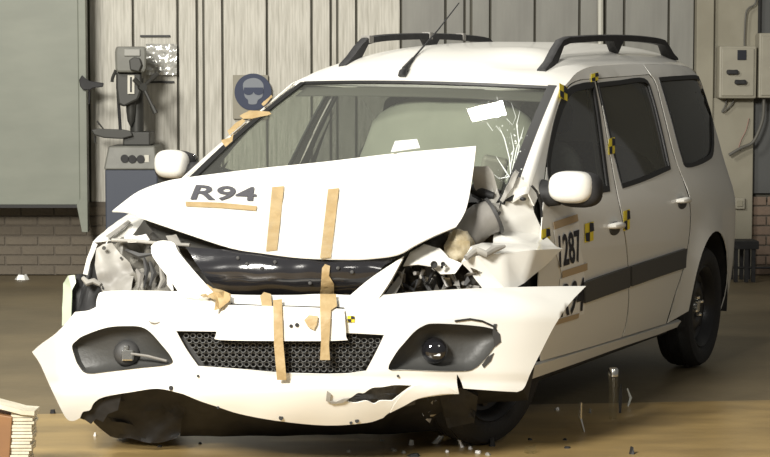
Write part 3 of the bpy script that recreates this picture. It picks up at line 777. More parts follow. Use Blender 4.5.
def seat(x, y):
    mb = MB(); mb.ell((x, y, .52), (.25, .27, .10), e=.55); s_ = build('seat', mb, CLOTH, car)
    mb = MB(); Mx = Matrix.Translation((x, y + .27, .86)) @ Matrix.Rotation(R(-16), 4, 'X'); mb.ell((0, 0, 0), (.24, .08, .34), Mx, e=.6); build('backrest', mb, CLOTH, s_)
    mb = MB(); Mx = Matrix.Translation((x, y + .42, 1.30)) @ Matrix.Rotation(R(-10), 4, 'X'); mb.ell((0, 0, 0), (.13, .05, .085), Mx, e=.6); build('headrest', mb, CLOTH, s_)
    for dx in (-.05, .05):
        mb = MB(); mb.tube([(x + dx, y + .40, 1.24), (x + dx, y + .37, 1.14)], .007, 8); build('headrest_post', mb, SILVER, s_)
seat(.36, 1.38); seat(-.36, 1.38)
mb = MB(); mb.ell((0, 2.30, .52), (.66, .26, .10), e=.5); rs = build('rear_seat', mb, CLOTH, car)
mb = MB(); Mx = Matrix.Translation((0, 2.58, .84)) @ Matrix.Rotation(R(-14), 4, 'X'); mb.ell((0, 0, 0), (.66, .08, .32), Mx, e=.5); build('rear_backrest', mb, CLOTH, rs)
c = LY(452, 172, 1.20)
mb = MB(); mb.ell(c, (.46, .17, .38), nu=36, nv=22, e=.95)
mb.v = [p + (p - c).normalized() * (.018 * nz(p.x * 5, p.y * 5, p.z * 5) + .008 * nz(p.x * 13, p.y * 13, p.z * 13)) for p in mb.v]
build('airbag', mb, AIRBAG, car)
c2 = LY(490, 180, .72)
mb = MB(); Mx = Matrix.Translation(c2) @ Matrix.Rotation(R(12), 4, 'Y') @ Matrix.Rotation(R(20), 4, 'Z'); mb.box(-.05, .06, -.04, .05, -.13, .10, Mx); build('dash_end_panel', mb, INNER, car, smooth=False, bevel=.015)

# ---- bumper cover torn loose, hanging across the front
def Db(u, v):
    t = (u - 312) / 272.0
    d = 7.40 + .25 * t * t + .10 * t ** 4
    if v < 318: d += .11 * ((318 - v) / 28) ** 1.5
    if v > 384: d += .09 * ((v - 384) / 40) ** 1.6
    d += .012 * nz(u * .018, v * .02)
    # moulded crease above the lower air intake
    d += .012 * math.exp(-((v - (378 + 6 * abs(t))) / 5) ** 2)
    if u < 60: d += .004 * (60 - u)
    return d
def bmap(off=0.0): return lambda u, v: L(W(u, v, Db(u, v) - off))
FOGL = [(72, 346), (76, 341), (84, 335.5), (107, 327.5), (128, 326), (141, 327), (150, 332), (160, 343), (171, 357), (169.5, 364.5), (140, 368), (110, 371.5), (87, 373.5), (78, 365), (74, 355)]
FOGR = [(388.5, 369), (396, 353), (405, 342), (414, 332), (423, 326), (433, 323.5), (460, 324.5), (485, 327), (497, 331), (500, 338), (493, 349), (485, 359), (472, 370), (452, 371.5), (430, 371), (405, 370)]
INTAKE = [(176, 331, 1), (215, 331.5), (300, 333), (345, 333), (384, 335, 1), (377, 350), (366, 371, 1), (340, 374), (280, 373), (240, 369), (198, 366, 1), (186, 349)]
TEAR = [(345, 401, 1), (352, 397), (358, 393), (364, 393), (372, 388), (383, 387), (395, 385), (412, 385.5, 1), (402, 393), (392, 401, 1), (380, 401), (374, 404), (366, 401), (355, 403)]
BUMP = [(32, 352, 1), (41, 344), (55, 334), (66, 323), (75, 312, 1), (88, 310.5), (96, 307, 1), (97.5, 297), (104, 291.5), (140, 290.5), (184, 291.5, 1), (205, 290), (231, 294.5), (291, 295), (320, 294), (350, 295, 1), (380, 295), (420, 291.5), (470, 288.5), (540, 286.5), (586, 286, 1), (570, 303), (555, 325), (543, 348), (531, 372), (524, 388), (517, 392, 1), (498, 391), (464, 388.5, 1), (461, 381), (457, 374, 1), (457, 383), (459, 394, 1), (444, 395), (418, 399), (402, 407), (389, 413), (383, 418, 1), (366, 423), (326, 425.5), (278, 421), (240, 414), (218, 407), (200, 401), (183, 394, 1), (158, 388.6), (132, 392), (104, 397), (94, 403), (90, 410), (83, 412), (80, 418, 1), (73, 421), (66, 418), (57, 401), (49, 384), (40, 364)]
bump = patch('bumper_cover', BUMP, bmap(), WHITE, car, [FOGL, FOGR, INTAKE, TEAR], step=5, solid=.005, angle=60)
tag(bump, 'white bumper cover torn loose')
mb = MB(); mb.tube([L(W(155 + 10 * math.cos(R(t)), 314 + 9 * math.sin(R(t)), Db(155, 314) - .003 + .0015 * (314 - 9 * math.sin(R(t)) - 314))) for t in range(-40, 140, 12)], .0025, 6); build('tow_hook_cap', mb, GREYINK if False else INNER, bump)
# returned lip of the bumper's torn end
patch('bumper_flap', [(414, 386, 1), (430, 383), (446, 386), (459, 394, 1), (444, 394), (420, 398), (404, 406), (390, 413, 1), (396, 402), (404, 393)], bmap(.03), WHITE, bump, step=5, solid=.004)
def fog(pts, lamp, chrome):
    cx = sum(p[0] for p in pts) / len(pts); cy = sum(p[1] for p in pts) / len(pts)
    lu, lv = lamp
    ol = curve(pts, 3); nb = len(ol); mb = MB(); rings = [(1.0, -.004), (.97, .015), (.90, .045), (.65, .075), (.32, .085), (.22, .085)]
    for k, (s, off) in enumerate(rings):
        for p in ol:
            t = 1 - s; u = p.x + (lu - p.x) * t; v = p.y + (lv - p.y) * t; mb.v.append(L(W(u, v, Db(p.x * s + lu * t, p.y * s + lv * t) + off)))
    for k in range(len(rings) - 1):
        for j in range(nb): mb.f.append((k*nb + j, k*nb + (j+1) % nb, (k+1)*nb + (j+1) % nb, (k+1)*nb + j))
    mb.f.append(tuple((len(rings) - 1) * nb + j for j in range(nb)))
    h = build('fog_lamp_housing', mb, GREYPL, car, facing=CAML, angle=50)
    c = L(W(lu, lv, Db(lu, lv) + .07)); ax = (CAML - c).normalized(); Mx = Matrix.Translation(c) @ ax.to_track_quat('Z', 'Y').to_matrix().to_4x4()
    mb = MB(); mb.lathe([(0.052, -.03), (.05, .01), (.046, .024), (.036, .034), (.018, .040), (0, .041)], 24, Mx)
    build('fog_lamp_lens', mb, LENS if not chrome else DARKGREY, h)
    if chrome:
        mb = MB(); Mx2 = Mx @ Matrix.Translation((.0, .0, .035)); mb.box(-.02, .025, -.03, .012, 0, .018, Mx2); mb.box(-.012, .008, .01, .03, 0, .012, Mx2); build('bulb_clip', mb, SILVER, h, smooth=False, bevel=.005)
        mb = MB(); mb.tube([L(W(127, 353, Db(127, 353) + .03)), L(W(148, 356, Db(148, 356) + .03)), L(W(167, 361, Db(167, 361) + .01))], .005, 6); build('bulb_wire', mb, HOSE, h)
    else:
        mb = MB(); Mx2 = Mx @ Matrix.Translation((.008, -.016, .037)); mb.box(-.010, .014, -.004, .004, 0, .003, Mx2); build('lens_highlight', mb, PAPER, h, smooth=False)  # painted highlight: white chip stands in for the glint on the lens
    return h
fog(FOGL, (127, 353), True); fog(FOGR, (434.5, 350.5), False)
# cracked corner beside the right-hand lamp opening
mb = MB(); mb.tube([L(W(u, v, Db(u, v) - .004)) for u, v in ((455, 321), (470, 319), (482, 321), (493, 326), (496, 330))], .004, 6); build('torn_edge', mb, BLACK, bump)
for pts in ([(494, 324, 1), (497, 324, 1), (496, 331, 1), (500, 334, 1), (501, 342, 1), (495, 347, 1), (493, 333, 1)], [(488, 357, 1), (494, 353, 1), (491, 361, 1), (484, 368, 1), (482, 365, 1)]):
    patch('torn_edge', pts, bmap(.004), DARKGREY, bump, step=4, solid=.004, smooth=False)
# lower air intake: dark backing and honeycomb lattice
def gd_(u, v): return Db(u, v) + .05
gb = patch('lower_grille', INTAKE, lambda u, v: L(W(u, v, gd_(u, v))), DARKGREY, car, step=10, solid=.004)
mb = MB(); io = curve(INTAKE, 3); iy = shrink(io, 1.0)
sx, sy = 7.0, 5.2; row = 0; v = 331.0
GR = mat('grille_bars', (.15, .15, .145), .4)
while v < 376:
    u = 176 + (sx / 2 if row % 2 else 0)
    while u < 386:
        hexp = [(u + 3.1 * math.cos(R(60 * k)), v + 2.7 * math.sin(R(60 * k))) for k in range(6)]; inn = [(u + 2.25 * math.cos(R(60 * k)), v + 1.85 * math.sin(R(60 * k))) for k in range(6)]
        if all(inside(p, io) for p in hexp):
            a = [L(W(p[0], p[1], gd_(*p) - .028)) for p in hexp]; b = [L(W(p[0], p[1], gd_(*p) - .024)) for p in inn]; c3 = [L(W(p[0], p[1], gd_(*p) - .002)) for p in inn]
            mb.add(a + b + c3, [(k, (k+1) % 6, 6 + (k+1) % 6, 6 + k) for k in range(6)] + [(6 + k, 6 + (k+1) % 6, 12 + (k+1) % 6, 12 + k) for k in range(6)])
        u += sx * .96
    v += sy * .92; row += 1
lat = build('honeycomb', mb, GR, gb, smooth=False, facing=CAML); lat['kind'] = 'stuff'
# smooth number-plate panel
PLATE = [(222, 306, 1), (231, 305), (300, 307), (344, 309, 1), (346, 336), (342, 340.5), (280, 341), (220, 340), (215.5, 336, 1)]
patch('plate_panel', PLATE, bmap(.022), WHITE, bump, step=10, solid=.02)
mb = MB(); mb.tube([L(W(u, v, Db(u, v) - .008)) for u, v in ((231, 304), (262, 305.5), (300, 306.5), (344, 308))], .003, 6); build('panel_gap', mb, DARKGREY, bump)
for u, v, r in ((351, 423, .006), (291, 326, .007), (297, 325, .008), (218, 407.5, .005), (281, 418, .009), (357, 421, .008), (171, 388, .009), (198, 376, .005), (398, 376, .005)):
    mb = MB(); c = L(W(u, v, Db(u, v) - (.024 if 320 < v < 330 else .003))); ax = (CAML - c).normalized(); mb.lathe([(0, .0), (r, .0), (r, .003), (0, .003)], 10, Matrix.Translation(c) @ ax.to_track_quat('Z', 'Y').to_matrix().to_4x4()); build('fixing_hole', mb, SEAL, bump)

patch('torn_corner', [(327, 391, 1), (331, 394, 1), (330, 401, 1), (336, 402, 1), (343, 399, 1), (350, 398, 1), (343, 403, 1), (332, 404, 1), (326, 401, 1)], bmap(.012), INNER, bump, step=4, solid=.003, smooth=False)

# ---- upper grille: glossy black cross member with a dull band behind the bonnet lip
def Dg(u, v):
    t = (u - 300) / 120.0
    return 7.50 + .10 * t * t + .0011 * (v - 268) ** 1 * 0 + .085 * ((v - 272) / 26.0) ** 2 + .007 * nz(u * .05, v * .08)
UG = [(186, 247, 1), (230, 250), (300, 256), (350, 258), (396, 258, 1), (384, 266), (372, 278), (362, 288), (352, 297, 1), (300, 298), (231, 297, 1), (216, 288), (202, 272)]
ug = patch('upper_grille', UG, lambda u, v: L(W(u, v, Dg(u, v))), GLOSSBLACK, car, step=6, solid=.01)
UB = [(140, 213, 1), (150, 208), (200, 222), (260, 236), (330, 244), (400, 242), (412, 250, 1), (396, 260), (350, 261), (300, 259), (240, 253), (186, 249), (165, 242), (150, 228)]
patch('radiator_cover', UB, lambda u, v: L(W(u, v, 7.71 + .0026 * max(0, 235 - u) + .0006 * max(0, u - 300) - .004 * (v - 240))), TRIM, car, step=9, solid=.01)
for u, v in ((247, 264), (262, 268), (275, 262), (338, 268), (352, 272), (238, 258), (310, 283)):
    mb = MB(); c = L(W(u, v, Dg(u, v) - .003)); ax = (CAML - c).normalized(); mb.lathe([(0, .0), (.008, .0), (.006, .006), (0, .007)], 10, Matrix.Translation(c) @ ax.to_track_quat('Z', 'Y').to_matrix().to_4x4()); build('grille_clip', mb, DARKGREY, ug)
# diagonal white headlamp bars
def plane_map(p3, off=0.0):
    a, b, c = [L(W(*q)) for q in p3]; n = (b - a).cross(c - a).normalized()
    def f(u, v, amp=0.0):
        d = lray(u, v); return CAML + d * ((a - CAML).dot(n) / d.dot(n) - off)
    return f
fB = plane_map([(160, 243, 7.66), (178, 243, 7.63), (200, 292, 7.49)])
patch('grille_surround', [(151, 246, 1), (156, 242), (164, 240.5), (174, 243), (178.5, 252), (195, 272), (213, 292, 1), (200, 298), (181, 296, 1), (170, 280), (153, 257)], fB, WHITE, car, step=6, solid=.03)
fB2 = plane_map([(404, 256, 7.60), (350, 296, 7.47), (378, 297, 7.48)])
patch('grille_surround', [(404, 256, 1), (372, 277), (348, 297, 1), (362, 298.5), (379, 298, 1), (391, 280)], fB2, WHITE, car, step=6, solid=.03)
fB3 = plane_map([(406, 270, 7.66), (384, 297, 7.55), (394, 297, 7.56)])
patch('headlamp_bracket', [(405, 268, 1), (382, 298, 1), (393, 298, 1), (401, 284)], fB3, INNER, car, step=5, solid=.01)

# ---- bonnet: buckled into a ridge, front half facing the camera
RV = [(110, 211), (122, 203), (139, 190.5), (163, 182), (187, 177.5), (254, 169), (326, 161.6), (398, 153), (476, 146)]
LV = [(110, 213), (141, 217), (182, 231), (230, 246.7), (302, 257), (350, 258.7), (398, 255), (417, 243), (456, 227), (476, 212)]
def Dh(u, v):
    r0, l0 = lin(RV, u), lin(LV, u); s = (v - r0) / max(l0 - r0, 8)
    s = min(max(s, -.1), 1.1)
    rd = lin([(110, 8.02), (163, 8.20), (254, 8.15), (476, 7.92)], u); ld = lin([(110, 7.95), (141, 7.88), (182, 7.72), (230, 7.58), (320, 7.50), (400, 7.55), (440, 7.66), (476, 7.78)], u)
    d = rd + (ld - rd) * (s ** 1.25 if s > 0 else s)
    d += .02 * nz(u * .012, v * .02, 5) - .018 * math.exp(-((v - (205 + (u - 200) * .02)) / 9) ** 2) * (u > 150)
    return d
def hmap(off=0.0): return lambda u, v: L(W(u, v, Dh(u, v) - off))
HOOD = [(112, 211, 1), (122, 203), (139, 191), (163, 182), (187, 177.5), (254, 169), (326, 161.6), (398, 153), (476, 146, 1), (473, 172), (468, 202), (463, 216), (456, 227, 1), (436, 235), (417, 244), (398, 254), (375, 257.5), (350, 258.7), (302, 257), (262, 252), (230, 246.7), (182, 231), (141, 217), (126, 211.5)]
hood = patch('bonnet', HOOD, hmap(), WHITE, car, step=9, solid=.006, angle=70)
tag(hood, 'buckled white bonnet')
rid = curve(HOOD[2:9], 4, False); mb = MB(); nr = len(rid)
for i, p in enumerate(rid):
    a = L(W(p.x, p.y + .3, Dh(p.x, p.y))); t = i / (nr - 1); b = Vector((-.70 + 1.02 * t, .36 - .09 * (1 - (2*t - 1) ** 2), .955))
    for k in range(7):
        s = k / 6; q = a.lerp(b, s); q.z += .03 * math.sin(math.pi * s) * (1 - t * .5); q.y += .0; mb.v.append(q)
mb.f = [(i*7 + k, i*7 + k + 1, (i+1)*7 + k + 1, (i+1)*7 + k) for i in range(nr - 1) for k in range(6)]
build('bonnet_rear', mb, WHITE, hood, solid=.004, facing=Vector((0, 1, 30)))
# plain white quad by the rear edge of the bonnet
patch('white_quad', [(391, 151.5, 1), (395, 141, 1), (417, 139, 1), (420, 147.5, 1)], lambda u, v: L(W(u, v, 7.99 + .01 * (150 - v))), PAPER, car, step=6, solid=.003, smooth=False)
# tape strips
def tape(pts, mp, par, off=.0): return patch('masking_tape', [(p[0], p[1], 1) for p in pts], mp, TAPE, par, step=6, solid=.0015, smooth=True)
hm = hmap(.010)
tape([(272, 187), (284, 186), (277, 250), (266, 251)], hm, hood); tape([(328, 189), (339, 188), (331, 257.5), (320, 258)], hm, hood)
tape([(185.5, 201.5), (220, 202.5), (257, 206), (256, 210.5), (220, 207.5), (186, 206)], hm, hood)
ugm = lambda u, v: L(W(u, v, Dg(u, v) - .012 - .01 * nz(u * .2, v * .1)))
tape([(322, 268), (325, 264), (330, 266), (329, 276), (334, 284), (334, 296), (320, 296), (321, 284)], ugm, ug)
bm_ = bmap(.034)
tape([(320, 294), (336, 294), (337, 306), (331, 310), (329, 345), (330, 360), (320, 360), (321, 340), (320, 310)], bm_, bump)
tape([(273, 300), (282, 299), (283, 340), (286.5, 380), (277, 380), (274, 345)], bm_, bump)
tape([(260, 296), (264, 292), (271, 294), (272, 306), (262, 306)], bmap(.02), bump)
tape([(304, 320), (309, 315), (318, 316), (317, 324), (314, 330), (308, 327)], bm_, bump)
tape([(198, 287), (207, 284), (213, 288), (222, 290), (231, 294), (230, 301), (219, 309), (214, 310), (216, 300), (208, 297), (200, 295)], lambda u, v: L(W(u, v, Db(u, v) - .05 - .03 * nz(u * .13, v * .2))), bump)
# hood lettering
hl = hmap(.012)
lettering('lettering', 'R94', [(190, 199.5), (256, 201), (257, 187), (196, 184.5)], hl, GREYINK, hood)

# ---- markings on the driver's side
def sm(off): return lambda u, v: (lambda q: Vector((xs(*q) + off, q[0], q[1])))(S(u, v))
def decal(name, pts, m, par, off=.004, n=3): return patch(name, pts, sm(off), m, par, step=6, solid=.001, n=n, facing=FARL)
sh1 = decal('number_sheet', [(553, 230, 1), (578, 222, 1), (580, 250, 1), (584.5, 270, 1), (562, 277, 1), (556, 255, 1)], PAPER, DOORF)
sh2 = decal('number_sheet', [(559, 279, 1), (583, 271, 1), (586, 292, 1), (583, 314, 1), (556, 321, 1), (559, 300, 1)], PAPER, DOORF)
lettering('lettering', '1287', [(558, 268), (581, 261), (577.5, 229), (557, 235.5)], sm(.008), INK, sh1)
lettering('lettering', 'R94', [(559, 318), (582, 311), (583.5, 277), (562, 284)], sm(.008), INK, sh2)
for pts in ([(552, 222, 1), (576, 214, 1), (577, 221, 1), (553, 229.5, 1)], [(561, 271, 1), (586, 263, 1), (586, 270, 1), (561, 278, 1)], [(554, 320, 1), (578, 313, 1), (577, 318, 1), (554, 325, 1)]):
    patch('masking_tape', pts, sm(.007), mat('side_tape', (.44, .33, .20), .6), DOORF, step=6, solid=.001, facing=FARL)
def marker(c, s, par, mp, tilt=.25):
    u, v = c; w, h = s
    def q(a, b): return (u + a * w, v + b * h - a * w * tilt, 1)
    o = patch('target_marker', [q(-.5, -.5), q(.5, -.5), q(.5, .5), q(-.5, .5)], mp(.004), YELLOW, par, step=6, solid=.001, facing=FARL if par is not bump else None)
    for sgn in (1, -1):
        patch('black_quadrant', [q(0, 0), q(0, -.5 * sgn), q(.42 * sgn, -.42 * sgn), q(.5 * sgn, 0)], mp(.007), INK, o, step=6, solid=.001, facing=FARL if par is not bump else None)
marker((560, 92), (8, 14), FRAMEO, lambda o: sm(o + .012), -.5); marker((545, 237), (8, 17), DOORF, sm, .3); marker((588.5, 232), (8.5, 19), DOORF, sm, .3); marker((626, 220), (6, 20), DOORR, sm, .4); marker((611, 146), (6, 16), DOORF, sm, .3); marker((594, 77), (7, 8), FRAMEO, sm, .3)
marker((351, 319), (7, 6.5), bump, bmap, 0)

# ---- crushed driver's-side wing
def facets(name, V, Fs, m, par=None, cuts=4, amp=.006, freq=14, solid=.003, smooth=True, seed=0.0):
    bm = bmesh.new(); bv = [bm.verts.new(L(W(*p))) for p in V]
    for f in Fs: bm.faces.new([bv[i] for i in f])
    bmesh.ops.triangulate(bm, faces=bm.faces)
    bmesh.ops.subdivide_edges(bm, edges=bm.edges, cuts=cuts, use_grid_fill=True)
    mb = MB(); bm.verts.index_update()
    for v in bm.verts:
        k = amp * nz(v.co.x * freq + seed, v.co.y * freq, v.co.z * freq); mb.v.append(v.co + Vector((k * .4, -k, k * .5)))
    mb.f = [tuple(v.index for v in f.verts) for f in bm.faces]; bm.free()
    return build(name, mb, m, par or car, solid=solid, facing=CAML, angle=28, smooth=smooth)
V = [(519, 177, 8.09), (529, 184, 8.09), (534, 212, 8.10), (544, 235, 8.12), (556, 246, 8.04), (525, 243, 7.93), (493, 243, 7.90), (494, 230, 7.96), (497, 213, 8.00), (508, 192, 8.05),
     (563, 248.5, 8.02), (535, 250, 7.83), (505, 253, 7.74), (476, 256, 7.67), (471, 246, 7.74), (482, 243, 7.82), (461, 263, 7.70), (470, 272, 7.71), (486, 292, 7.66), (508, 292, 7.70), (524, 283, 7.78), (545, 266, 7.92)]
Fs = [(0, 1, 9), (1, 2, 8, 9), (2, 3, 7, 8), (3, 5, 6, 7), (3, 4, 5), (4, 10, 11, 5), (5, 11, 12, 6), (6, 12, 13, 15), (15, 13, 14), (14, 13, 16), (16, 13, 17), (13, 12, 19, 18, 17), (12, 11, 20, 19), (11, 10, 21, 20)]
wing = facets('front_wing', V, Fs, WHITE, amp=.008, freq=9); tag(wing, 'crumpled white front wing')
# rolled edges of the torn sheet
mb = MB(); mb.tube([L(W(*p)) for p in ((466, 258, 7.65), (476, 250, 7.68), (486, 254, 7.66), (494, 249, 7.7), (505, 246, 7.72))], [.012, .018, .014, .016, .006], 8); build('torn_edge', mb, INNER, wing)
mb = MB(); mb.tube([L(W(*p)) for p in ((532, 186, 8.08), (537, 192, 8.1), (541, 205, 8.11), (542, 222, 8.11), (545, 236, 8.1))], .005, 6); build('torn_edge', mb, SEAL, wing)
mb = MB(); c = L(W(523, 199, 8.03)); ax = (CAML - c).normalized(); mb.ell((0, 0, 0), (.014, .008, .012), Matrix.Translation(c) @ ax.to_track_quat('Z', 'Y').to_matrix().to_4x4()); build('fixing_hole', mb, SEAL, wing)
# wing inner edge rising to the pillar, with shattered scraps
facets('pillar_scrap', [(509, 182, 8.04), (516, 168, 8.10), (519, 173, 8.09), (514, 184, 8.03), (508, 194, 8.02), (503, 203, 8.0), (500, 200, 8.0)], [(0, 1, 2, 3), (0, 3, 4, 6), (4, 5, 6)], INNER, amp=.02, freq=25)
facets('scuttle_scrap', [(485, 206, 7.97), (492, 202, 7.98), (500, 202, 8.0), (499, 210, 7.97), (489, 212, 7.95)], [(0, 1, 2, 3, 4)], INNER, amp=.02, freq=30)
mb = MB(); mb.tube([L(W(*p)) for p in ((472, 188, 8.05), (484, 194, 8.02), (494, 196, 8.01))], [.02, .022, .014], 10); build('brake_cylinder', mb, BLACK, car)
mb = MB(); mb.tube([L(W(*p)) for p in ((487, 203, 7.95), (490, 214, 7.93), (496, 219, 7.92), (500, 212, 7.94))], .006, 8); build('cable', mb, DARKGREY, car)

# ---- exposed engine bay, driver's side
eng = facets('engine_bay', [(378, 300, 7.78), (386, 268, 7.86), (402, 250, 7.92), (440, 228, 8.02), (470, 196, 8.12), (512, 190, 8.2), (500, 240, 8.05), (496, 300, 7.9), (440, 300, 7.8)], [(0, 1, 2, 8), (2, 3, 6, 8), (3, 4, 5, 6), (6, 7, 8)], ENGINE, cuts=10, amp=.06, freq=16, solid=.01)
facets('headlamp_shell', [(403, 266, 7.66), (410, 252, 7.70), (424, 244, 7.74), (440, 248, 7.70), (449, 258, 7.66), (462, 264, 7.62), (455, 273, 7.60), (441, 274, 7.60), (432, 266, 7.61), (418, 264, 7.62)], [(0, 1, 9), (1, 2, 8, 9), (2, 3, 8), (3, 4, 7, 8), (4, 5, 6, 7)], WHITE, amp=.010, freq=16)
for u, v, r in ((434, 264.5, .014), (443, 264, .009), (442, 267, .006)):
    mb = MB(); c = L(W(u, v, 7.585)); ax = (CAML - c).normalized(); mb.lathe([(r, 0), (r, .008), (r * .7, .008), (r * .7, 0.0), (0, 0.0)], 12, Matrix.Translation(c) @ ax.to_track_quat('Z', 'Y').to_matrix().to_4x4()); build('bracket_hole', mb, SEAL, car)
c = L(W(458, 246, 7.80)); mb = MB(); mb.ell(c, (.055, .05, .062), e=.8, nu=18, nv=12); mb.v = [p + (p - c) * (.6 * nz(p.x * 26, p.y * 22, p.z * 22)) for p in mb.v]; build('washer_bottle', mb, AMBER, car)
mb = MB(); mb.tube([L(W(*p)) for p in ((459, 244, 7.90), (470, 230, 7.92), (482, 220, 7.94), (493, 216, 7.95))], [.075, .072, .070, .068], 20); hs = build('intake_duct', mb, HOSE, car)
mb = MB(); mb.tube([L(W(*p)) for p in ((492, 216.5, 7.95), (495, 215, 7.952))], [.078, .078], 20); build('duct_clamp', mb, DARKGREY, hs)
random.seed(11)
for k in range(34):
    u = random.uniform(386, 482); v = random.uniform(max(262, 300 - (u - 380) * 1.2), 294)
    p = L(W(u, v, random.uniform(7.62, 7.72))); r = random.uniform(.008, .024)
    vs = [p + Vector((random.uniform(-r, r), random.uniform(-r, r) * .6, random.uniform(-r, r))) for _ in range(5)]
    mb = MB(); mb.add(vs, [(0, 1, 2), (0, 2, 3), (0, 3, 1), (1, 3, 4), (1, 4, 2), (2, 4, 3)])
    build('broken_fragment', mb, (ALU, SILVER, INNER, DARKGREY)[k % 4], eng, smooth=False)
for k in range(9):
    u = random.uniform(390, 478); P = []
    for j in range(4): P.append(L(W(u + random.uniform(-14, 14), 270 + random.uniform(-6, 24), random.uniform(7.66, 7.76))))
    mb = MB(); mb.tube(P, random.uniform(.004, .010), 7); build('cable', mb, (BLACK, HOSE, ALU)[k % 3], eng)
# scuttle / brake parts behind the duct
facets('scuttle_panel', [(472, 168, 8.01), (488, 165, 8.02), (493, 172, 8.02), (500, 196, 8.02), (494, 206, 7.99), (484, 200, 7.99), (474, 186, 8.0)], [(0, 1, 2, 3, 4, 5, 6)], INNER, amp=.03, freq=14)

# ---- far headlamp cavity (passenger side)
facets('inner_panel', [(97, 249, 7.86), (103, 244, 7.86), (112, 243, 7.86), (121, 254, 7.84), (130, 263, 7.82), (134, 273, 7.80), (131, 294, 7.74), (104, 294, 7.76), (98, 282, 7.80), (95, 265, 7.84)], [(0, 1, 2, 3, 9), (3, 4, 5, 9), (5, 6, 7, 8, 9)], INNER, cuts=7, amp=.035, freq=12)
facets('crumpled_panel', [(112, 242, 7.92), (135, 241, 7.92), (158, 243, 7.86), (172, 262, 7.78), (186, 294, 7.70), (150, 295, 7.70), (128, 294, 7.74), (131, 268, 7.86), (150, 266, 7.90)], [(0, 1, 8, 7), (1, 2, 3, 8), (3, 4, 5, 8), (5, 6, 7, 8)], mat('scuffed_steel', (.24, .23, .20), .5, col2=(.09, .085, .075), noise_scale=14, bump=.3, bump_scale=18), cuts=9, amp=.085, freq=15)
for pts, r, m in (([(137, 270, 7.76), (141, 276, 7.72), (139, 288, 7.70)], .016, HOSE), ([(150, 262, 7.76), (154, 274, 7.72), (150, 286, 7.70)], .013, DARKGREY), ([(160, 264, 7.74), (163, 280, 7.70), (158, 290, 7.69)], .012, INNER), ([(144, 258, 7.78), (147, 270, 7.75), (144, 288, 7.71)], .012, DARKGREY), ([(168, 268, 7.7), (170, 284, 7.68), (173, 291, 7.66)], .014, WHITE), ([(126, 250, 7.84), (140, 256, 7.8), (152, 254, 7.78)], .014, DARKGREY)):
    mb = MB(); mb.tube([L(W(*p)) for p in pts], [r * .45, r * .9, r * .3], 5); build('bent_bracket', mb, m, car)
for u, v, r in ((104, 248, .008), (121, 258, .005)):
    mb = MB(); c = L(W(u, v, 7.825)); ax = (CAML - c).normalized(); mb.lathe([(0, 0), (r, 0), (r, .006), (0, .006)], 12, Matrix.Translation(c) @ ax.to_track_quat('Z', 'Y').to_matrix().to_4x4()); build('bracket_hole', mb, TRIM, car)
mb = MB(); mb.tube([L(W(*p)) for p in ((112, 240, 7.84), (136, 241, 7.82), (160, 243.5, 7.78), (190, 245, 7.72))], .007, 8); build('top_rail', mb, INNER, car)
facets('mount_bracket', [(124, 238, 7.84), (128, 233, 7.86), (136, 236, 7.85), (146, 234, 7.86), (150, 240, 7.83), (146, 242, 7.81), (128, 242, 7.82)], [(0, 1, 2, 6), (2, 3, 4, 5, 6)], WHITE, amp=.012, freq=22)
facets('mount_bracket', [(166, 236, 7.78), (176, 234, 7.78), (181, 243, 7.74), (170, 244, 7.74)], [(0, 1, 2, 3)], INNER, amp=.008, freq=22)
# near-vertical remains of the passenger wing
pw = facets('front_wing', [(93, 242, 7.96), (101, 234, 8.04), (113, 224, 8.18), (129, 213, 8.36), (147, 216, 8.24), (139, 227, 8.12), (131, 236, 8.02), (119, 240, 7.96), (106, 241, 7.92)], [(0, 1, 2, 7, 8), (2, 3, 4, 5), (2, 5, 6, 7)], WHITE, amp=.010, freq=12)
facets('wing_crease', [(106, 236, 7.96), (128, 220, 8.16), (131, 222, 8.14), (110, 238, 7.93)], [(0, 1, 2, 3)], INNER, pw, cuts=3, amp=.003)
facets('wing_edge', [(93, 242, 7.95), (97, 244, 7.92), (90, 262, 7.90), (87, 275, 7.86), (83, 274, 7.90), (87, 258, 7.94)], [(0, 1, 2, 5), (5, 2, 3, 4)], WHITE, pw, cuts=3, amp=.005)
facets('wheel_arch_liner', [(96, 245, 7.92), (98, 262, 7.90), (99, 276, 7.86), (104, 290, 7.80), (98, 320, 7.78), (72, 322, 7.86), (72, 282, 7.94), (78, 275, 7.95), (86, 273, 7.95), (91, 258, 7.96)], [(0, 1, 9), (1, 2, 8, 9), (2, 3, 4, 5, 6, 7, 8)], BLACK, cuts=6, amp=.03, freq=16)
facets('lamp_remnant', [(63, 283, 7.92), (68, 276, 7.90), (75, 275, 7.90), (76, 283, 7.89), (72, 290, 7.88), (71, 322, 7.82), (62, 326, 7.84)], [(0, 1, 2, 3, 4), (0, 4, 5, 6)], GREENPL, cuts=4, amp=.010, freq=18)
mb = MB(); mb.tube([L(W(*p)) for p in ((83, 278, 7.84), (88, 283, 7.82), (94, 281, 7.82), (101, 285, 7.80))], [.009, .014, .012, .008], 8); build('bent_bracket', mb, INNER, car)
# body of the passenger wing, seen from its own side
ol = [(.50, .98), (.50, .30), (.42, .28)] + [(-.02 + .37 * math.cos(R(a)), .31 + .37 * math.sin(R(a))) for a in range(10, 171, 16)] + [(-.38, .40), (-.36, .55), (-.20, .72), (-.08, .84), (.12, .93)]
side('wing_side', ol, WHITE, -1, off=-.02, parent=pw)
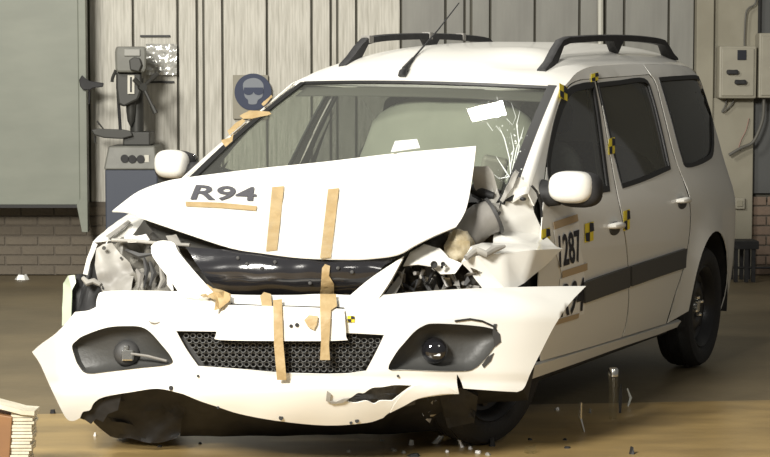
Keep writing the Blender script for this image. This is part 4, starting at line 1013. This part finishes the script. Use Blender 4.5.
# dark mass of the engine bay behind everything, liners and splash shield
mb = MB(); mb.box(-.60, .40, -.20, .44, .36, .84); mb.box(-.35, .25, -.30, .1, .26, .70); build('engine', mb, ENGINE, car, smooth=False, bevel=.03)
facets('wheel_arch_liner', [(88, 404, 7.70), (104, 392, 7.68), (158, 384, 7.66), (186, 388, 7.66), (184, 412, 7.78), (178, 440, 7.88), (150, 443.5, 7.86), (110, 436, 7.86), (95, 424, 7.80)], [(0, 1, 7, 8), (1, 2, 6, 7), (2, 3, 4, 5, 6)], BLACK, cuts=8, amp=.045, freq=13)
patch('torn_liner', [(p[0], p[1], 1) for p in [(79, 418), (83, 410), (87, 412), (89, 404), (95, 405), (99, 398), (104, 400), (110, 394), (122, 392), (118, 410), (108, 414), (103, 422), (96, 419), (91, 424), (85, 420)]], bmap(-.03), BLACK, car, step=5, solid=.004, smooth=False)
facets('splash_shield', [(180, 385, 7.62), (220, 398, 7.62), (280, 412, 7.62), (380, 410, 7.64), (420, 392, 7.68), (470, 380, 7.75), (470, 430, 8.0), (380, 434, 8.05), (260, 436, 8.05), (180, 436, 8.0)], [(0, 1, 8, 9), (1, 2, 8), (2, 3, 7, 8), (3, 4, 5, 6, 7)], BLACK, cuts=5, amp=.02, freq=9)
facets('wheel_arch_liner', [(455, 370, 7.74), (520, 380, 7.74), (532, 362, 7.82), (552, 326, 7.86), (540, 340, 8.0), (528, 400, 7.98), (490, 402, 7.96), (458, 404, 7.9)], [(0, 1, 5, 6, 7), (1, 2, 4, 5), (2, 3, 4)], BLACK, cuts=5, amp=.02, freq=12)
facets('suspension_arm', [(438, 392, 7.72), (462, 388, 7.72), (478, 398, 7.74), (474, 424, 7.80), (448, 428, 7.84)], [(0, 1, 2, 3, 4)], BLACK, cuts=5, amp=.05, freq=12, solid=.02)
for k in range(10):
    u, v = random.uniform(402, 440), random.uniform(398, 420); p = L(W(u, v, 7.66)); r = random.uniform(.006, .016); vs = [p + Vector((random.uniform(-r, r), random.uniform(-r, r), random.uniform(-r, r))) for _ in range(4)]
    mb = MB(); mb.add(vs, [(0, 1, 2), (0, 2, 3), (0, 3, 1), (1, 3, 2)]); build('broken_fragment', mb, (ALU, SILVER, DARKGREY)[k % 3], eng, smooth=False)
facets('crash_beam', [(340, 384, 7.56), (415, 380, 7.56), (415, 406, 7.6), (340, 406, 7.6)], [(0, 1, 2, 3)], ENGINE, cuts=6, amp=.03, freq=20)

# ================================================================== debris on the floor, barrier block
def shard(name, u, v, w, h, m, label, seed, flat=False, group=None, cat='debris', tilt=0):
    rnd = random.Random(seed); p = G(u, v); s = p.y / F; W_, H_ = w * s, h * s
    mb = MB(); n = 6; base = []
    for k in range(n):
        a = 2 * math.pi * k / n; rr = rnd.uniform(.7, 1.1); base.append((W_ / 2 * rr * math.cos(a), (W_ * .35 + .004) * rr * math.sin(a)))
    top = [(x * rnd.uniform(.4, .9) + tilt * H_, y * rnd.uniform(.4, .9), H_ * rnd.uniform(.65, 1)) for x, y in base]
    mb.add([(x, y, 0) for x, y in base] + top, [tuple(range(n))[::-1], tuple(range(n, 2*n))] + [(i, (i+1) % n, n + (i+1) % n, n + i) for i in range(n)])
    o = build(name, mb, m, smooth=False); o.location = (p.x, p.y, .0 if p.y < yb(p.x) else -.004); tag(o, label, cat, group); return o
for k, (u, v, w, h) in enumerate([(411, 445, 6, 6), (394, 451, 8, 3), (348, 452, 4, 2), (404, 453, 6, 3), (478, 453, 8, 3), (488, 455, 6, 3), (470, 449, 5, 3), (382, 441, 8, 2), (557, 410, 6, 3), (590, 413, 3, 5), (447, 452, 5, 2)]):
    shard('plastic_fragment', u, v, w, h, (PAPER, INNER)[k % 2], ('small white bit of broken plastic lying on tan floor', 'small grey bit of broken metal lying on tan floor')[k % 2], k, group=('white plastic bits on the floor', 'grey metal bits on the floor')[k % 2])
for k, (u, v, w, h) in enumerate([(492, 446, 8, 9), (414, 456, 16, 3), (567, 448, 8, 2), (565, 440, 6, 2), (200, 444, 5, 2), (160, 447, 7, 2), (530, 440, 5, 2)]):
    shard('dark_fragment', u, v, w, h, BLACK, 'small dark lump of broken plastic lying on tan floor', 40 + k, group='dark plastic bits on the floor')
shard('glass_shard', 531, 453, 14, 9, CLEARPL, 'clear cracked lens shard on tan floor before the front wheel', 60)
shard('white_splinter', 435, 443, 10, 8, PAPER, 'tilted white splinter sticking up beneath the torn bumper', 61, tilt=.8)
shard('white_splinter', 462, 447, 5, 9, PAPER, 'upright pointed white splinter below the fog lamp', 62, tilt=-.3)
shard('dark_fragment', 632, 454, 7, 8, BLACK, 'dark chunk of plastic lying alone on tan floor right of clear shards', 63)
shard('dark_fragment', 53, 413, 6, 5, BLACK, 'dark chunk beside the seam where concrete meets tan floor', 64)
shard('plastic_scrap', 22, 279, 17, 6, mat('glossy_scrap', (.7, .7, .66), .2), 'glossy white scrap at the foot of the tan bricks', 65)
shard('plastic_scrap', 95, 436, 4, 4, PAPER, 'tiny pale scrap under the torn far end of bumper', 66)
# upright clear canister and slivers beside the sill
p = G(613, 419); s = p.y / F
cn = empty('clear_tube', (p.x, p.y, 0), 'upright clear tube with shiny metal cap standing beside the sill', 'tube')
mb = MB(); r = 5 * s; h = 52 * s
mb.lathe([(0, 0), (r * .75, 0), (r * .8, h * .2), (r * .9, h * .75), (r, h * .88), (r * .9, h * .9)], 18); build('tube_body', mb, CLEARPL, cn)
mb = MB(); mb.lathe([(r * 1.02, h * .84), (r * 1.02, h * .97), (r * .8, h), (0, h)], 18); build('cap', mb, SILVER, cn)
def sliver(u0, v0, u1, v1, w, m, label, bend=0):
    p = G(u1, v1); s = p.y / F; mb = MB(); H = (v1 - v0) * s; dx = (u0 - u1) * s
    mb.tube([(0, 0, 0), (dx * .3 + bend * s, .005, H * .45), (dx, 0, H)], [w * s * .3, w * s * .5, w * s * .25], 6)
    o = build('shard_sliver', mb, m, smooth=False); o.location = (p.x, p.y, .0); tag(o, label, 'debris'); return o
sliver(581, 402, 584, 432, 4, SILVER, 'bent bright sliver standing on tan floor', -3)
sliver(621, 384, 620, 413, 4, DARKGREY, 'dark upright sliver next to the clear tube')
sliver(627, 388, 628, 406, 3, CRACK, 'pale curved sliver beside dark sliver by the clear tube', 3)
# honeycomb barrier block in the corner
bd_ = 7.35
a0 = W(-14, 403, bd_); a1 = W(11, 411, bd_); a2 = W(34, 413, bd_)
blk = empty('barrier_block', (a1.x, bd_, 0), 'pale layered crash barrier block with brown facing on the floor', 'barrier')
BRN = mat('brown_board', (.23, .115, .045), .6, col2=(.18, .09, .04), noise_scale=6)
LAY = mat('pale_layered_board', (.66, .62, .50), .6, col2=(.48, .44, .34), noise_scale=10, bump=.2, bump_scale=30)
zt_ = a1.z
mb = MB(); mb.add([p - blk.location for p in (Vector((a0.x - .12, bd_ + .02, 0)), Vector((a1.x - .012, bd_ - .012, 0)), Vector((a1.x + .006, bd_ - .012, zt_ - .02)), Vector((a0.x - .12, bd_ + .02, a0.z - .02)), Vector((a0.x - .12, bd_ + .1, 0)), Vector((a1.x - .012, bd_ + .1, 0)), Vector((a1.x + .006, bd_ + .1, zt_ - .02)), Vector((a0.x - .12, bd_ + .1, a0.z - .02)))],
       [(0, 1, 2, 3), (7, 6, 5, 4), (0, 4, 5, 1), (1, 5, 6, 2), (2, 6, 7, 3), (3, 7, 4, 0)])
build('facing_board', mb, BRN, blk, smooth=False, bevel=.004)
nl = 20; hl_ = (zt_) / nl; rnd = random.Random(4)
for k in range(nl):
    j = rnd.uniform(-.007, .007); t = k / nl; lean = .022 * t
    mb = MB(); mb.box(a1.x - .02 + lean - blk.location.x, a2.x - .025 + lean + j - blk.location.x, rnd.uniform(-.006, .004), .1, k * hl_ + .001, (k + 1) * hl_ - .0015)
    build('layer', mb, LAY, blk, smooth=False)
mb = MB(); P = [W(-14, 404.5, bd_), W(11, 411, bd_), W(22, 414, bd_), W(35, 415, bd_)]
for q in P: mb.v += [q - blk.location + Vector((0, -.015, 0)), q - blk.location + Vector((0, .1, 0)), q - blk.location + Vector((0, .1, .016)), q - blk.location + Vector((0, -.015, .016))]
for i in range(3):
    for k in range(4): mb.f.append((i*4 + k, i*4 + (k+1) % 4, (i+1)*4 + (k+1) % 4, (i+1)*4 + k))
mb.f += [(0, 1, 2, 3), (15, 14, 13, 12)]
build('cover_sheet', mb, LAY, blk, smooth=False)
